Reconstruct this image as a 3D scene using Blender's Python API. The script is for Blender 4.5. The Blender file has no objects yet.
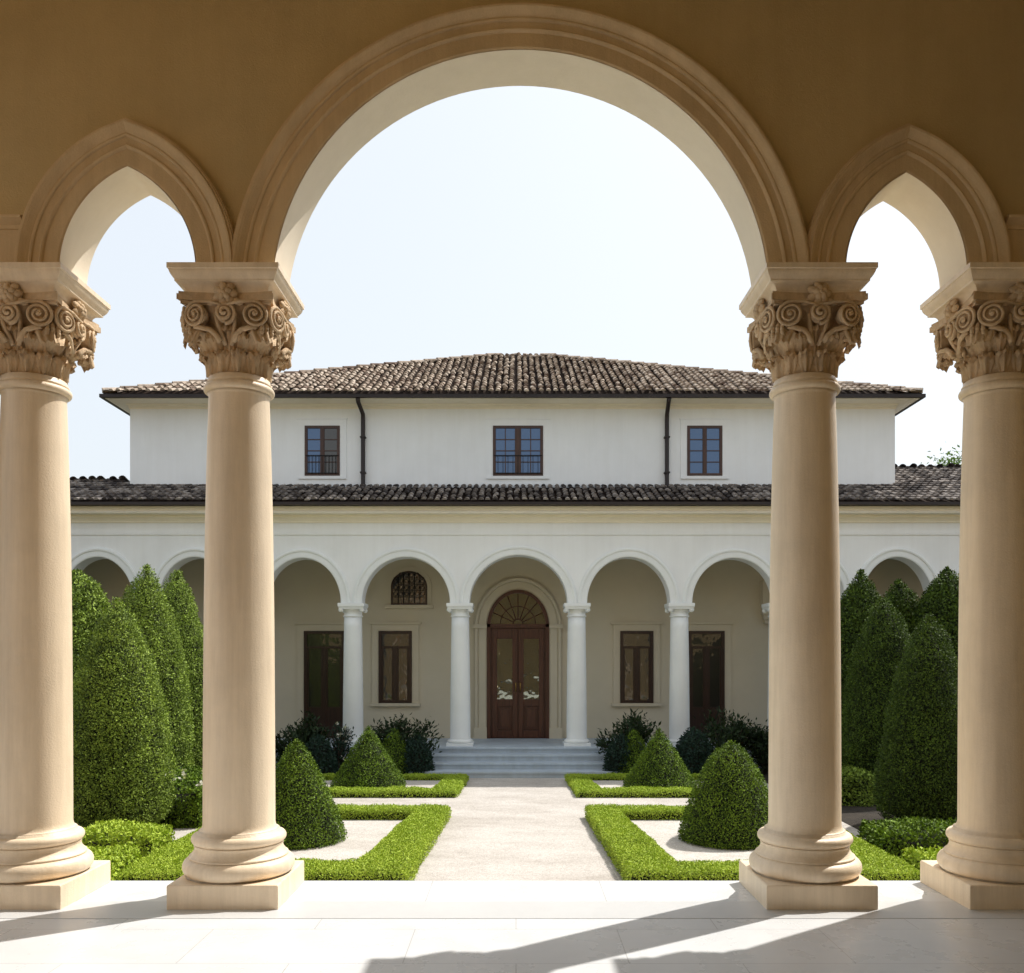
import bpy, math, random
import numpy as np
from mathutils import Vector, Matrix

R = math.radians
PI = math.pi
C = bpy.context.scene.collection
rng = np.random.default_rng(7)
random.seed(7)

# ------------------------------------------------------------------ materials
def new_mat(name):
    m = bpy.data.materials.new(name); m.use_nodes = True
    nt = m.node_tree; nt.nodes.clear()
    out = nt.nodes.new('ShaderNodeOutputMaterial')
    b = nt.nodes.new('ShaderNodeBsdfPrincipled')
    nt.links.new(b.outputs[0], out.inputs[0])
    return m, nt, b, out

def N(nt, t, **kw):
    n = nt.nodes.new(t)
    for k, v in kw.items():
        if k.startswith('i_'):
            n.inputs[int(k[2:])].default_value = v
        else:
            setattr(n, k, v)
    return n

def ramp(nt, src, stops):
    r = nt.nodes.new('ShaderNodeValToRGB')
    el = r.color_ramp.elements
    while len(el) > 1: el.remove(el[-1])
    el[0].position = stops[0][0]; el[0].color = (*stops[0][1], 1)
    for p, c in stops[1:]:
        e = el.new(p); e.color = (*c, 1)
    nt.links.new(src, r.inputs[0])
    return r.outputs[0]

def noise(nt, vec, scale, detail=4, rough=.6):
    n = nt.nodes.new('ShaderNodeTexNoise')
    n.inputs['Scale'].default_value = scale; n.inputs['Detail'].default_value = detail
    n.inputs['Roughness'].default_value = rough
    nt.links.new(vec, n.inputs['Vector'])
    return n.outputs['Fac']

def mapping(nt, vec, scale):
    n = nt.nodes.new('ShaderNodeMapping'); n.inputs['Scale'].default_value = scale
    nt.links.new(vec, n.inputs['Vector']); return n.outputs[0]

def mixc(nt, fac, a, b, mode='MIX'):
    n = nt.nodes.new('ShaderNodeMix'); n.data_type = 'RGBA'; n.blend_type = mode
    for s, i in ((fac, 0), (a, 6), (b, 7)):
        if isinstance(s, (int, float)): n.inputs[i].default_value = s
        elif isinstance(s, tuple): n.inputs[i].default_value = (*s, 1)
        else: nt.links.new(s, n.inputs[i])
    return n.outputs[2]

def bump(nt, b, h, dist, strength=1.0):
    n = nt.nodes.new('ShaderNodeBump'); n.inputs['Distance'].default_value = dist
    n.inputs['Strength'].default_value = strength
    nt.links.new(h, n.inputs['Height']); nt.links.new(n.outputs[0], b.inputs['Normal'])

def coords(nt, kind='Object'):
    return nt.nodes.new('ShaderNodeTexCoord').outputs[kind]

def mul(a, k): return tuple(x * k for x in a)

def stone_mat(name, col, rough=.75, var=.16, scale=2.2, bump_d=.004, streak=.25, grain=60):
    m, nt, b, _ = new_mat(name)
    v = nt.nodes.new('ShaderNodeNewGeometry').outputs['Position']
    n1 = noise(nt, v, scale, 6, .65)
    c = ramp(nt, n1, [(.25, mul(col, 1 - var)), (.55, col), (.8, mul(col, 1 + var * .6))])
    n2 = noise(nt, mapping(nt, v, (5, 5, .35)), 1.6, 5, .7)
    s = ramp(nt, n2, [(.35, (1 - streak, 1 - streak * 1.1, 1 - streak * 1.25)), (.62, (1, 1, 1))])
    c = mixc(nt, 1.0, c, s, 'MULTIPLY')
    nt.links.new(c, b.inputs['Base Color'])
    b.inputs['Roughness'].default_value = rough
    b.inputs['Specular IOR Level'].default_value = .25 if rough > .6 else .55
    g = noise(nt, v, grain, 4, .7)
    bump(nt, b, g, bump_d)
    return m

def plain_mat(name, col, rough=.6, spec=.3, var=.15, scale=8, metallic=0):
    m, nt, b, _ = new_mat(name)
    v = nt.nodes.new('ShaderNodeNewGeometry').outputs['Position']
    n1 = noise(nt, v, scale, 4, .6)
    c = ramp(nt, n1, [(.3, mul(col, 1 - var)), (.7, mul(col, 1 + var))])
    nt.links.new(c, b.inputs['Base Color'])
    b.inputs['Roughness'].default_value = rough
    b.inputs['Specular IOR Level'].default_value = spec
    b.inputs['Metallic'].default_value = metallic
    return m

def wood_mat(name, col):
    m, nt, b, _ = new_mat(name)
    v = coords(nt)
    n1 = noise(nt, mapping(nt, v, (22, 22, 1.2)), 2, 6, .65)
    c = ramp(nt, n1, [(.3, mul(col, .5)), (.5, col), (.75, mul(col, 1.5))])
    nt.links.new(c, b.inputs['Base Color'])
    b.inputs['Roughness'].default_value = .42
    bump(nt, b, n1, .002)
    return m

def glass_mat(name, col, refl, tint, wav):
    m, nt, b, out = new_mat(name)
    v = coords(nt)
    b.inputs['Base Color'].default_value = (*col, 1)
    b.inputs['Roughness'].default_value = .35
    gl = nt.nodes.new('ShaderNodeBsdfGlossy'); gl.inputs['Roughness'].default_value = .03
    gl.inputs['Color'].default_value = (*tint, 1)
    n1 = noise(nt, v, 3.5, 2, .5)
    bp = nt.nodes.new('ShaderNodeBump'); bp.inputs['Distance'].default_value = wav
    nt.links.new(n1, bp.inputs['Height']); nt.links.new(bp.outputs[0], gl.inputs['Normal'])
    mx = nt.nodes.new('ShaderNodeMixShader'); mx.inputs[0].default_value = refl
    nt.links.new(b.outputs[0], mx.inputs[1]); nt.links.new(gl.outputs[0], mx.inputs[2])
    nt.links.new(mx.outputs[0], out.inputs[0])
    return m

def leaf_mat(name, dark, light, trans=.3, rough=.6, spec=.18):
    m, nt, b, out = new_mat(name)
    geo = nt.nodes.new('ShaderNodeNewGeometry')
    n1 = noise(nt, geo.outputs['Position'], 5, 3, .6)
    ad = N(nt, 'ShaderNodeMath', operation='MULTIPLY_ADD')
    nt.links.new(geo.outputs['Random Per Island'], ad.inputs[0]); ad.inputs[1].default_value = .6
    sb = N(nt, 'ShaderNodeMath', operation='MULTIPLY_ADD'); nt.links.new(n1, sb.inputs[0])
    sb.inputs[1].default_value = .8; sb.inputs[2].default_value = -.2
    nt.links.new(sb.outputs[0], ad.inputs[2])
    mid = tuple(a*.62+c*.38 for a, c in zip(dark, light))
    c = ramp(nt, ad.outputs[0], [(.1, dark), (.5, mid), (.95, light)])
    nt.links.new(c, b.inputs['Base Color'])
    b.inputs['Roughness'].default_value = rough
    b.inputs['Specular IOR Level'].default_value = spec
    tr = nt.nodes.new('ShaderNodeBsdfTranslucent')
    tc = mixc(nt, 1.0, c, (1.25, 1.35, .5), 'MULTIPLY')
    nt.links.new(tc, tr.inputs['Color'])
    mx = nt.nodes.new('ShaderNodeMixShader'); mx.inputs[0].default_value = trans
    nt.links.new(b.outputs[0], mx.inputs[1]); nt.links.new(tr.outputs[0], mx.inputs[2])
    nt.links.new(mx.outputs[0], out.inputs[0])
    return m

def tile_mat(name, dark, mid, light):
    m, nt, b, _ = new_mat(name)
    geo = nt.nodes.new('ShaderNodeNewGeometry')
    c = ramp(nt, geo.outputs['Random Per Island'], [(.05, dark), (.4, mid), (.75, light), (.97, mul(mid, .8))])
    n1 = noise(nt, geo.outputs['Position'], 14, 5, .7)
    s = ramp(nt, n1, [(.35, (.45, .43, .42)), (.6, (1, 1, 1))])
    c = mixc(nt, .8, c, s, 'MULTIPLY')
    nt.links.new(c, b.inputs['Base Color']); b.inputs['Roughness'].default_value = .85
    b.inputs['Specular IOR Level'].default_value = .2
    bump(nt, b, noise(nt, geo.outputs['Position'], 40, 3), .01)
    return m

def floor_mat():
    m, nt, b, _ = new_mat('pale_marble_slabs')
    v = nt.nodes.new('ShaderNodeNewGeometry').outputs['Position']
    br = nt.nodes.new('ShaderNodeTexBrick'); nt.links.new(v, br.inputs['Vector'])
    br.offset = .5
    br.inputs['Scale'].default_value = 1
    br.inputs['Brick Width'].default_value = 1.25; br.inputs['Row Height'].default_value = .62
    br.inputs['Mortar Size'].default_value = .003; br.inputs['Mortar Smooth'].default_value = .2
    br.inputs['Color1'].default_value = (.71, .725, .735, 1); br.inputs['Color2'].default_value = (.68, .695, .705, 1)
    br.inputs['Mortar'].default_value = (.46, .465, .47, 1)
    n1 = noise(nt, v, 1.1, 5, .6)
    s = ramp(nt, n1, [(.3, (.93, .93, .93)), (.7, (1.02, 1.02, 1.02))])
    c = mixc(nt, 1.0, br.outputs['Color'], s, 'MULTIPLY')
    # faint veins
    w = nt.nodes.new('ShaderNodeTexWave'); w.wave_type = 'BANDS'
    nt.links.new(v, w.inputs['Vector']); w.inputs['Scale'].default_value = .35
    w.inputs['Distortion'].default_value = 14; w.inputs['Detail'].default_value = 5; w.inputs['Detail Scale'].default_value = 1.2
    vs = ramp(nt, w.outputs['Fac'], [(.0, (.92, .92, .92)), (.25, (1, 1, 1))])
    c = mixc(nt, .25, c, vs, 'MULTIPLY')
    nt.links.new(c, b.inputs['Base Color'])
    n2 = noise(nt, v, 3, 5, .6)
    rr = ramp(nt, n2, [(.3, (.2, .2, .2)), (.7, (.4, .4, .4))])
    nt.links.new(rr, b.inputs['Roughness'])
    b.inputs['Specular IOR Level'].default_value = .4
    bump(nt, b, noise(nt, v, 2.5, 3), .0015)
    return m

def gravel_mat(name, a, c2, c3, scale=45, bd=.02):
    m, nt, b, _ = new_mat(name)
    v = nt.nodes.new('ShaderNodeNewGeometry').outputs['Position']
    vo = nt.nodes.new('ShaderNodeTexVoronoi'); vo.inputs['Scale'].default_value = scale
    nt.links.new(v, vo.inputs['Vector'])
    rnd = nt.nodes.new('ShaderNodeSeparateColor'); nt.links.new(vo.outputs['Color'], rnd.inputs[0])
    c = ramp(nt, rnd.outputs[0], [(.05, a), (.4, c2), (.9, c3)])
    n1 = noise(nt, mapping(nt, v, (.8, 1.6, 1)), 1.3, 6, .7)
    s = ramp(nt, n1, [(.3, (.76, .74, .72)), (.6, (1, 1, 1))])
    c = mixc(nt, 1.0, c, s, 'MULTIPLY')
    ed = ramp(nt, vo.outputs['Distance'], [(.25, (1, 1, 1)), (.75, (.62, .6, .58))])
    c = mixc(nt, .6, c, ed, 'MULTIPLY')
    nt.links.new(c, b.inputs['Base Color']); b.inputs['Roughness'].default_value = .9
    b.inputs['Specular IOR Level'].default_value = .15
    bump(nt, b, vo.outputs['Distance'], -bd, .7)
    return m

def soil_mat(name, a, c2, c3):
    m, nt, b, _ = new_mat(name)
    v = nt.nodes.new('ShaderNodeNewGeometry').outputs['Position']
    n1 = noise(nt, v, 2, 8, .75)
    c = ramp(nt, n1, [(.3, a), (.5, c2), (.7, c3)])
    nt.links.new(c, b.inputs['Base Color']); b.inputs['Roughness'].default_value = .95
    bump(nt, b, noise(nt, v, 30, 4, .7), .03)
    return m

MAT = {}
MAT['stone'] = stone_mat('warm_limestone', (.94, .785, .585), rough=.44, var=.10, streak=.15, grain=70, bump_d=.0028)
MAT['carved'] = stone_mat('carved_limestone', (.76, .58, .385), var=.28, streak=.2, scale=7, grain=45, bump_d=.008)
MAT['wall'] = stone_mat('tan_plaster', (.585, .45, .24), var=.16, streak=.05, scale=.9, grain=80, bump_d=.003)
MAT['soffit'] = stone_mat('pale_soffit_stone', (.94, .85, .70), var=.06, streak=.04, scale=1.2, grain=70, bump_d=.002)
MAT['mould'] = stone_mat('tan_stone_moulding', (.72, .55, .34), var=.18, streak=.12, scale=1.6, grain=70, bump_d=.004)
MAT['plaster'] = stone_mat('ivory_plaster', (.865, .885, .90), var=.07, streak=.03, scale=.8, grain=60, bump_d=.003)
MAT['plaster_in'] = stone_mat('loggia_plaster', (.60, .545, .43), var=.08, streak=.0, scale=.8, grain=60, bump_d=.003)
MAT['trim'] = stone_mat('white_stone_trim', (.84, .87, .88), var=.05, streak=.02, scale=2, grain=60, bump_d=.003)
MAT['cornice'] = stone_mat('cream_cornice', (.92, .86, .73), var=.05, streak=.03, scale=1.5, grain=60, bump_d=.003)
MAT['step'] = stone_mat('grey_marble_step', (.47, .55, .64), rough=.5, var=.18, streak=.1, scale=2.5, grain=40, bump_d=.002)
MAT['gutter'] = plain_mat('dark_bronze_metal', (.022, .014, .013), .5, .4)
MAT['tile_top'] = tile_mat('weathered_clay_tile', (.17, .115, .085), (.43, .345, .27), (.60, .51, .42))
MAT['tile_low'] = tile_mat('clay_tile_painted_shade', (.05, .043, .043), (.15, .13, .12), (.38, .34, .31))  # darker copy of the roof tile, shade from the upper storey put into the colour
MAT['tile_bed'] = plain_mat('roof_bed', (.030, .019, .014), .95, .1)
MAT['wood'] = wood_mat('mahogany', (.07, .021, .010))
MAT['frame'] = wood_mat('window_wood', (.055, .020, .011))
MAT['glass_up'] = glass_mat('sky_painted_window_glass', (.03, .06, .12), .17, (.30, .46, .74), .006)  # blue sky reflection painted into the base and tint colours
MAT['glass_low'] = glass_mat('lower_window_glass', (.006, .005, .004), .055, (1, .95, .9), .012)
MAT['glass_door'] = glass_mat('door_glass', (.012, .011, .009), .32, (.85, .92, .78), .014)
MAT['dark_wood'] = wood_mat('dark_window_wood', (.028, .010, .006))
MAT['iron'] = plain_mat('black_iron', (.012, .012, .013), .5, .4)
MAT['brass'] = plain_mat('aged_brass', (.35, .22, .07), .35, .5, metallic=1)
MAT['floor'] = floor_mat()
MAT['fill_paving'] = stone_mat('warm_fill_paving', (.62, .42, .24), var=.1, streak=.05)
MAT['ochre'] = stone_mat('warm_fill_plaster', (.68, .47, .24), var=.1, streak=.1)
MAT['band'] = stone_mat('grey_marble_band', (.60, .61, .615), rough=.35, var=.05, streak=.02, bump_d=.0005)
MAT['path'] = gravel_mat('pale_fine_gravel', (.49, .46, .425), (.575, .545, .51), (.65, .62, .585), 75, .005)
MAT['bed'] = gravel_mat('white_bed_gravel', (.54, .50, .46), (.62, .59, .55), (.70, .68, .64), 80, .005)
MAT['ground'] = soil_mat('grass_and_soil', (.03, .028, .014), (.05, .055, .02), (.07, .085, .025))
MAT['soil'] = soil_mat('dark_mulch', (.014, .010, .007), (.03, .022, .014), (.05, .038, .025))
MAT['inner'] = soil_mat('painted_core_shade', (.003, .004, .0015), (.006, .008, .0025), (.010, .013, .004))  # near-black foliage core, shade between the leaves put into its colour
MAT['bark'] = soil_mat('bark', (.03, .02, .013), (.07, .05, .035), (.11, .08, .055))
MAT['box'] = leaf_mat('boxwood_leaf', (.25, .36, .032), (.50, .62, .08), .06)
MAT['box_deep'] = leaf_mat('clipped_yew_leaf', (.012, .034, .005), (.25, .39, .036), .06)
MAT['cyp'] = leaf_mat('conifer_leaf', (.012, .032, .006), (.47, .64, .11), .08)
MAT['cypdark'] = leaf_mat('conifer_leaf_painted_shade', (.005, .014, .004), (.13, .21, .03), .08)  # darker copy of the conifer leaf, shade of the right trees painted in
MAT['bush'] = leaf_mat('dark_shrub_leaf', (.010, .020, .010), (.04, .07, .03), .2)
MAT['blue'] = leaf_mat('blue_green_leaf', (.012, .028, .022), (.04, .08, .06), .2)
MAT['farleaf'] = leaf_mat('far_tree_leaf', (.05, .09, .03), (.16, .24, .09), .35)
MAT['petal'] = leaf_mat('white_petal', (.55, .52, .46), (.8, .8, .76), .2)

# ------------------------------------------------------------------ mesh helpers
class MB:
    def __init__(s): s.v = []; s.f = []; s.sm = []
    def add(s, vs, fs, smooth=False):
        o = len(s.v); s.v += [tuple(map(float, p)) for p in vs]
        s.f += [tuple(i + o for i in f) for f in fs]; s.sm += [smooth] * len(fs); return s
    def box(s, x0, x1, y0, y1, z0, z1):
        return s.add([(x0,y0,z0),(x1,y0,z0),(x1,y1,z0),(x0,y1,z0),(x0,y0,z1),(x1,y0,z1),(x1,y1,z1),(x0,y1,z1)],
              [(0,3,2,1),(4,5,6,7),(0,1,5,4),(1,2,6,5),(2,3,7,6),(3,0,4,7)])
    def lathe(s, prof, n=48, c=(0,0,0), smooth=True, a0=0, caps=True):
        vs = []; fs = []
        for r, z in prof:
            for k in range(n):
                a = a0 + 2*PI*k/n
                vs.append((c[0]+r*math.cos(a), c[1]+r*math.sin(a), c[2]+z))
        m = len(prof)
        for i in range(m-1):
            for k in range(n):
                k2 = (k+1) % n
                fs.append((i*n+k, i*n+k2, (i+1)*n+k2, (i+1)*n+k))
        if caps:
            fs.append(tuple(reversed(range(n)))); fs.append(tuple(range((m-1)*n, m*n)))
        return s.add(vs, fs, smooth)
    def square_lathe(s, prof, c=(0,0,0)):
        vs = []; fs = []
        for r, z in prof:
            for sx, sy in ((-1,-1),(1,-1),(1,1),(-1,1)):
                vs.append((c[0]+sx*r, c[1]+sy*r, c[2]+z))
        m = len(prof)
        for i in range(m-1):
            for k in range(4):
                k2 = (k+1) % 4
                fs.append((i*4+k, i*4+k2, (i+1)*4+k2, (i+1)*4+k))
        fs.append((3,2,1,0)); fs.append(tuple(range((m-1)*4, m*4)))
        return s.add(vs, fs)
    def prism_xz(s, poly, y0, y1):
        from mathutils.geometry import tessellate_polygon
        n = len(poly)
        tris = tessellate_polygon([[Vector((p[0], p[1], 0)) for p in poly]])
        vs = [(p[0], y0, p[1]) for p in poly] + [(p[0], y1, p[1]) for p in poly]
        fs = []
        for t in tris:
            fs.append(tuple(t)); fs.append(tuple(i+n for i in reversed(t)))
        for i in range(n):
            j = (i+1) % n
            fs.append((i, i+n, j+n, j))
        return s.add(vs, fs)
    def prism_xy(s, poly, z0, z1):
        n = len(poly)
        vs = [(p[0], p[1], z0) for p in poly] + [(p[0], p[1], z1) for p in poly]
        fs = [tuple(reversed(range(n))), tuple(range(n, 2*n))]
        for i in range(n):
            j = (i+1) % n; fs.append((i, j, j+n, i+n))
        return s.add(vs, fs)
    def sweep_x(s, prof, x0, x1):           # profile in (y,z), closed
        n = len(prof)
        vs = [(x0, p[0], p[1]) for p in prof] + [(x1, p[0], p[1]) for p in prof]
        fs = [tuple(range(n)), tuple(reversed(range(n, 2*n)))]
        for i in range(n):
            j = (i+1) % n; fs.append((i, i+n, j+n, j))
        return s.add(vs, fs)
    def arch_band(s, path, prof, y):        # path: [(x,z,nx,nz)], prof: [(off, proj)] -> swept moulding standing proud of plane y
        m = len(prof); vs = []; fs = []
        for (x, z, nx, nz) in path:
            for off, pr in prof:
                vs.append((x+nx*off, y-pr, z+nz*off))
        for i in range(len(path)-1):
            for k in range(m-1):
                fs.append((i*m+k, i*m+k+1, (i+1)*m+k+1, (i+1)*m+k))
        return s.add(vs, fs)
    def tube(s, pts, r, n=8, smooth=True):
        pts = [Vector(p) for p in pts]; m = len(pts)
        rs = r if isinstance(r, (list, tuple)) else [r]*m
        vs = []; fs = []; ref = None
        for i, p in enumerate(pts):
            t = (pts[min(i+1, m-1)] - pts[max(i-1, 0)]).normalized()
            if ref is None:
                ref = Vector((0,0,1)) if abs(t.z) < .9 else Vector((1,0,0))
            u = t.cross(ref).normalized(); w = u.cross(t).normalized(); ref = w
            for k in range(n):
                a = 2*PI*k/n
                vs.append(p + (u*math.cos(a) + w*math.sin(a))*rs[i])
        for i in range(m-1):
            for k in range(n):
                k2 = (k+1) % n
                fs.append((i*n+k, i*n+k2, (i+1)*n+k2, (i+1)*n+k))
        fs.append(tuple(reversed(range(n)))); fs.append(tuple(range((m-1)*n, m*n)))
        return s.add(vs, fs, smooth)
    def ball(s, c, rx, ry, rz, rot=None, n=10, m=6):
        vs = []; fs = []
        for i in range(m+1):
            th = PI*i/m
            for k in range(n):
                a = 2*PI*k/n
                p = Vector((rx*math.sin(th)*math.cos(a), ry*math.sin(th)*math.sin(a), rz*math.cos(th)))
                if rot is not None: p = rot @ p
                vs.append((c[0]+p.x, c[1]+p.y, c[2]+p.z))
        for i in range(m):
            for k in range(n):
                k2 = (k+1) % n
                fs.append((i*n+k, (i+1)*n+k, (i+1)*n+k2, i*n+k2))
        return s.add(vs, fs, True)
    def xform(s, M, start=0):
        for i in range(start, len(s.v)):
            s.v[i] = tuple(M @ Vector(s.v[i]))
        return s

def top_of(o):
    while o.parent: o = o.parent
    return o

def link(name, me, mat, parent=None):
    o = bpy.data.objects.new(name, me); C.objects.link(o)
    if mat is not None: me.materials.append(mat)
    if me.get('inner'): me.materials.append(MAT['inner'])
    if parent is not None: o.parent = parent
    return o

def obj(name, mb, mat, parent=None, origin=None, bevel=0):
    """origin: the world point of the thing's base (subtracted from vertices)"""
    if origin is None and parent is not None: origin = top_of(parent).location
    off = Vector(origin) if origin is not None else Vector((0,0,0))
    me = bpy.data.meshes.new(name)
    me.from_pydata([tuple(Vector(p)-off) for p in mb.v], [], mb.f)
    if any(mb.sm): me.polygons.foreach_set('use_smooth', mb.sm)
    me.update()
    o = link(name, me, mat, parent)
    if parent is None and origin is not None: o.location = off
    if bevel:
        md = o.modifiers.new('soft_edge', 'BEVEL'); md.width = bevel; md.segments = 2; md.limit_method = 'ANGLE'
        md.angle_limit = R(40)
    return o

def local(name, mb, mat, parent, bevel=0):
    return obj(name, mb, mat, parent, (0,0,0), bevel)

def tag(o, label, cat, group=None, kind=None):
    o['label'] = label; o['category'] = cat
    if group: o['group'] = group
    if kind: o['kind'] = kind
    return o

def thing(name, label, cat, loc=(0,0,0), group=None, rotz=0):
    o = bpy.data.objects.new(name, None); C.objects.link(o); o.empty_display_size = .2
    o.location = loc; o.rotation_euler = (0,0,rotz)
    return tag(o, label, cat, group)

def structure(name, mb, mat, bevel=0):
    o = obj(name, mb, mat, None, None, bevel); o['kind'] = 'structure'; return o

def copy_tree(o, parent=None):
    c = o.copy(); C.objects.link(c)
    if parent is not None: c.parent = parent
    for ch in list(o.children): copy_tree(ch, c)
    return c

def set_labels(o, label): o['label'] = label; return o

# ------------------------------------------------------------------ foliage helpers (numpy)
def value_noise(p, f, seed):
    r = np.random.default_rng(seed); s = np.zeros(len(p))
    for k in range(7):
        d = r.normal(size=3); d /= np.linalg.norm(d)
        s += np.sin(p @ d * f * (0.7+.25*k) + r.uniform(0, 6.28)) / (1+.35*k)
    return s / 2.6

def leaves_mesh(name, P, Nn, size, spread=.8, aspect=.55, core=None, up=.0, seed=1, nw=.26):
    """one quad leaf at each point P leaning about its normal Nn"""
    g = np.random.default_rng(seed); n = len(P)
    d = Nn*nw + g.normal(size=(n,3))*spread*.75; d[:,2] += up*.5
    d /= np.linalg.norm(d, axis=1)[:,None]                     # leaf axis (points outward)
    q = Nn + g.normal(size=(n,3))*.38; t = np.cross(d, q); t /= np.linalg.norm(t, axis=1)[:,None]
    L = size*g.uniform(.6, 1.35, n)[:,None]
    a = P; m = P + d*L*.5; e = P + d*L
    bend = np.cross(t, d)*L*g.uniform(-.25,.25,n)[:,None]
    V = np.stack([a, m + t*L*aspect*.5, e + bend, m - t*L*aspect*.5], 1).reshape(-1,3)
    F = np.arange(4*n).reshape(n,4)
    nv0 = len(V)
    cv, cf = ([], []) if core is None else core
    nv = nv0 + len(cv)
    me = bpy.data.meshes.new(name)
    me.vertices.add(nv)
    allv = np.concatenate([V, np.array(cv).reshape(-1,3)]) if len(cv) else V
    me.vertices.foreach_set('co', allv.astype(np.float32).ravel())
    loops = list(F.ravel()); starts = list(range(0, 4*n, 4)); tot = 4*n
    for f in cf:
        starts.append(tot); loops += [i+nv0 for i in f]; tot += len(f)
    me.loops.add(tot); me.loops.foreach_set('vertex_index', np.array(loops, dtype=np.int32))
    me.polygons.add(len(starts)); me.polygons.foreach_set('loop_start', np.array(starts, dtype=np.int32))
    me.polygons.foreach_set('material_index', np.array([0]*n+[1]*len(cf), dtype=np.int32)); me['inner'] = 1
    me.update(calc_edges=True); me.validate()
    return me

def revolve_points(prof, dens, lump, lf, seed, depth=.05):
    """sample a lumpy surface of revolution; prof = [(r,z)...] bottom to top"""
    g = np.random.default_rng(seed)
    pr = np.array(prof); seg = np.diff(pr, axis=0); ln = np.linalg.norm(seg, axis=1)
    area = ln*2*PI*(pr[:-1,0]+pr[1:,0])/2
    P = []; NN = []
    for i in range(len(ln)):
        k = int(area[i]*dens)+2
        t = g.uniform(0,1,k); a = g.uniform(0, 2*PI, k)
        r = pr[i,0]+seg[i,0]*t; z = pr[i,1]+seg[i,1]*t
        nr, nz = seg[i,1]/ln[i], -seg[i,0]/ln[i]
        P.append(np.stack([r*np.cos(a), r*np.sin(a), z],1)); NN.append(np.stack([nr*np.cos(a), nr*np.sin(a), np.full(k,nz)],1))
    P = np.concatenate(P); NN = np.concatenate(NN)
    off = lump*value_noise(P, lf, seed) + g.uniform(-depth, depth*.35, len(P))
    return P + NN*off[:,None], NN

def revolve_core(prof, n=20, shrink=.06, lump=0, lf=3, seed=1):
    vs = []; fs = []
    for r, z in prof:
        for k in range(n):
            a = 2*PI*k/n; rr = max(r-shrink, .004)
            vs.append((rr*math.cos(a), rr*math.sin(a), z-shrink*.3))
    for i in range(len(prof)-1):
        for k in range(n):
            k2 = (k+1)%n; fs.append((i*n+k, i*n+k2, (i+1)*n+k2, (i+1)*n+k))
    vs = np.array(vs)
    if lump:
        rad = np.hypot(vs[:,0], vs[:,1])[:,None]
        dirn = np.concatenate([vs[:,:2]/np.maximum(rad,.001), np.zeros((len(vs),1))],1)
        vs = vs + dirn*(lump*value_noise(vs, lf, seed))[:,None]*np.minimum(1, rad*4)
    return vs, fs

def bullet(Rr, H, p=1.5, q=.75, n=16, foot=.93):
    out = [(Rr*foot*.8, .0), (Rr*foot, .03*H)]
    for i in range(n+1):
        t = i/n
        z = .08*H + t*.92*H
        r = Rr*(1-t**p)**q
        out.append((max(r, .004), z))
    return out

def conehedge(Rr, H, roundness=0, n=14):
    out = [(Rr*.9, .0), (Rr*1.0, .05*H)]
    for i in range(n+1):
        t = i/n; z = .09*H + t*.91*H
        lin = 1-t; dome = math.sqrt(max(0, 1-t**2.0))
        r = Rr*((1-roundness)*lin + roundness*dome)
        if t < .9: r = max(r, .0)
        out.append((max(r, .006), z))
    return out

# ================================================================== camera, light, sky
F_PX = 900.0
cam_d = bpy.data.cameras.new('camera'); cam = bpy.data.objects.new('camera', cam_d); C.objects.link(cam)
EYE = 1.7; HOR = 655.0; VPX = 516.0
cam.location = (0, 0, EYE); cam.rotation_euler = (R(90), 0, 0)
cam_d.sensor_width = 36; cam_d.lens = 36*F_PX/1024
cam_d.shift_x = -(VPX-512)/1024; cam_d.shift_y = (HOR-486.5)/1024
cam_d.clip_start = .05; cam_d.clip_end = 3000
bpy.context.scene.camera = cam
def px(x, Y): return (x-VPX)*Y/F_PX
def pz(y, Y): return EYE-(y-HOR)*Y/F_PX

SUN_EL, SUN_AZ = 55.0, 34.5     # azimuth measured from +X towards +Y
sv = Vector((math.cos(R(SUN_EL))*math.cos(R(SUN_AZ)), math.cos(R(SUN_EL))*math.sin(R(SUN_AZ)), math.sin(R(SUN_EL))))
sd = bpy.data.lights.new('sun', 'SUN'); sun = bpy.data.objects.new('sun', sd); C.objects.link(sun)
sun.location = sv*60; sun.rotation_euler = sv.to_track_quat('Z', 'Y').to_euler()
sd.energy = 5.0; sd.angle = R(.55); sd.color = (1.0, .95, .88)
w = bpy.data.worlds.new('World'); bpy.context.scene.world = w; w.use_nodes = True
nt = w.node_tree; nt.nodes.clear()
wo = nt.nodes.new('ShaderNodeOutputWorld'); bg = nt.nodes.new('ShaderNodeBackground')
sk = nt.nodes.new('ShaderNodeTexSky'); sk.sky_type = 'NISHITA'; sk.sun_disc = False
sk.sun_elevation = R(SUN_EL); sk.sun_rotation = R(90-SUN_AZ)
sk.altitude = 0; sk.air_density = 1.0; sk.dust_density = 5.0; sk.ozone_density = 1.0
hz = mixc(nt, .62, sk.outputs[0], (7.8, 8.25, 8.5))
nt.links.new(hz, bg.inputs[0]); bg.inputs[1].default_value = .148
nt.links.new(bg.outputs[0], wo.inputs[0])

# ================================================================== ground
G = -.42
structure('ground', MB().box(-600, 600, -600, 1200, G-1.0, G-.012), MAT['ground'])
structure('gravel_path', MB().box(-4.15, 4.15, 6.5, 16.9, G-.2, G), MAT['path'])
structure('planting_soil', MB().box(-9.5, -4.153, 6.5, 16.9, G-.2, G+.004).box(4.153, 9.5, 6.5, 16.9, G-.2, G+.004), MAT['soil'])

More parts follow.
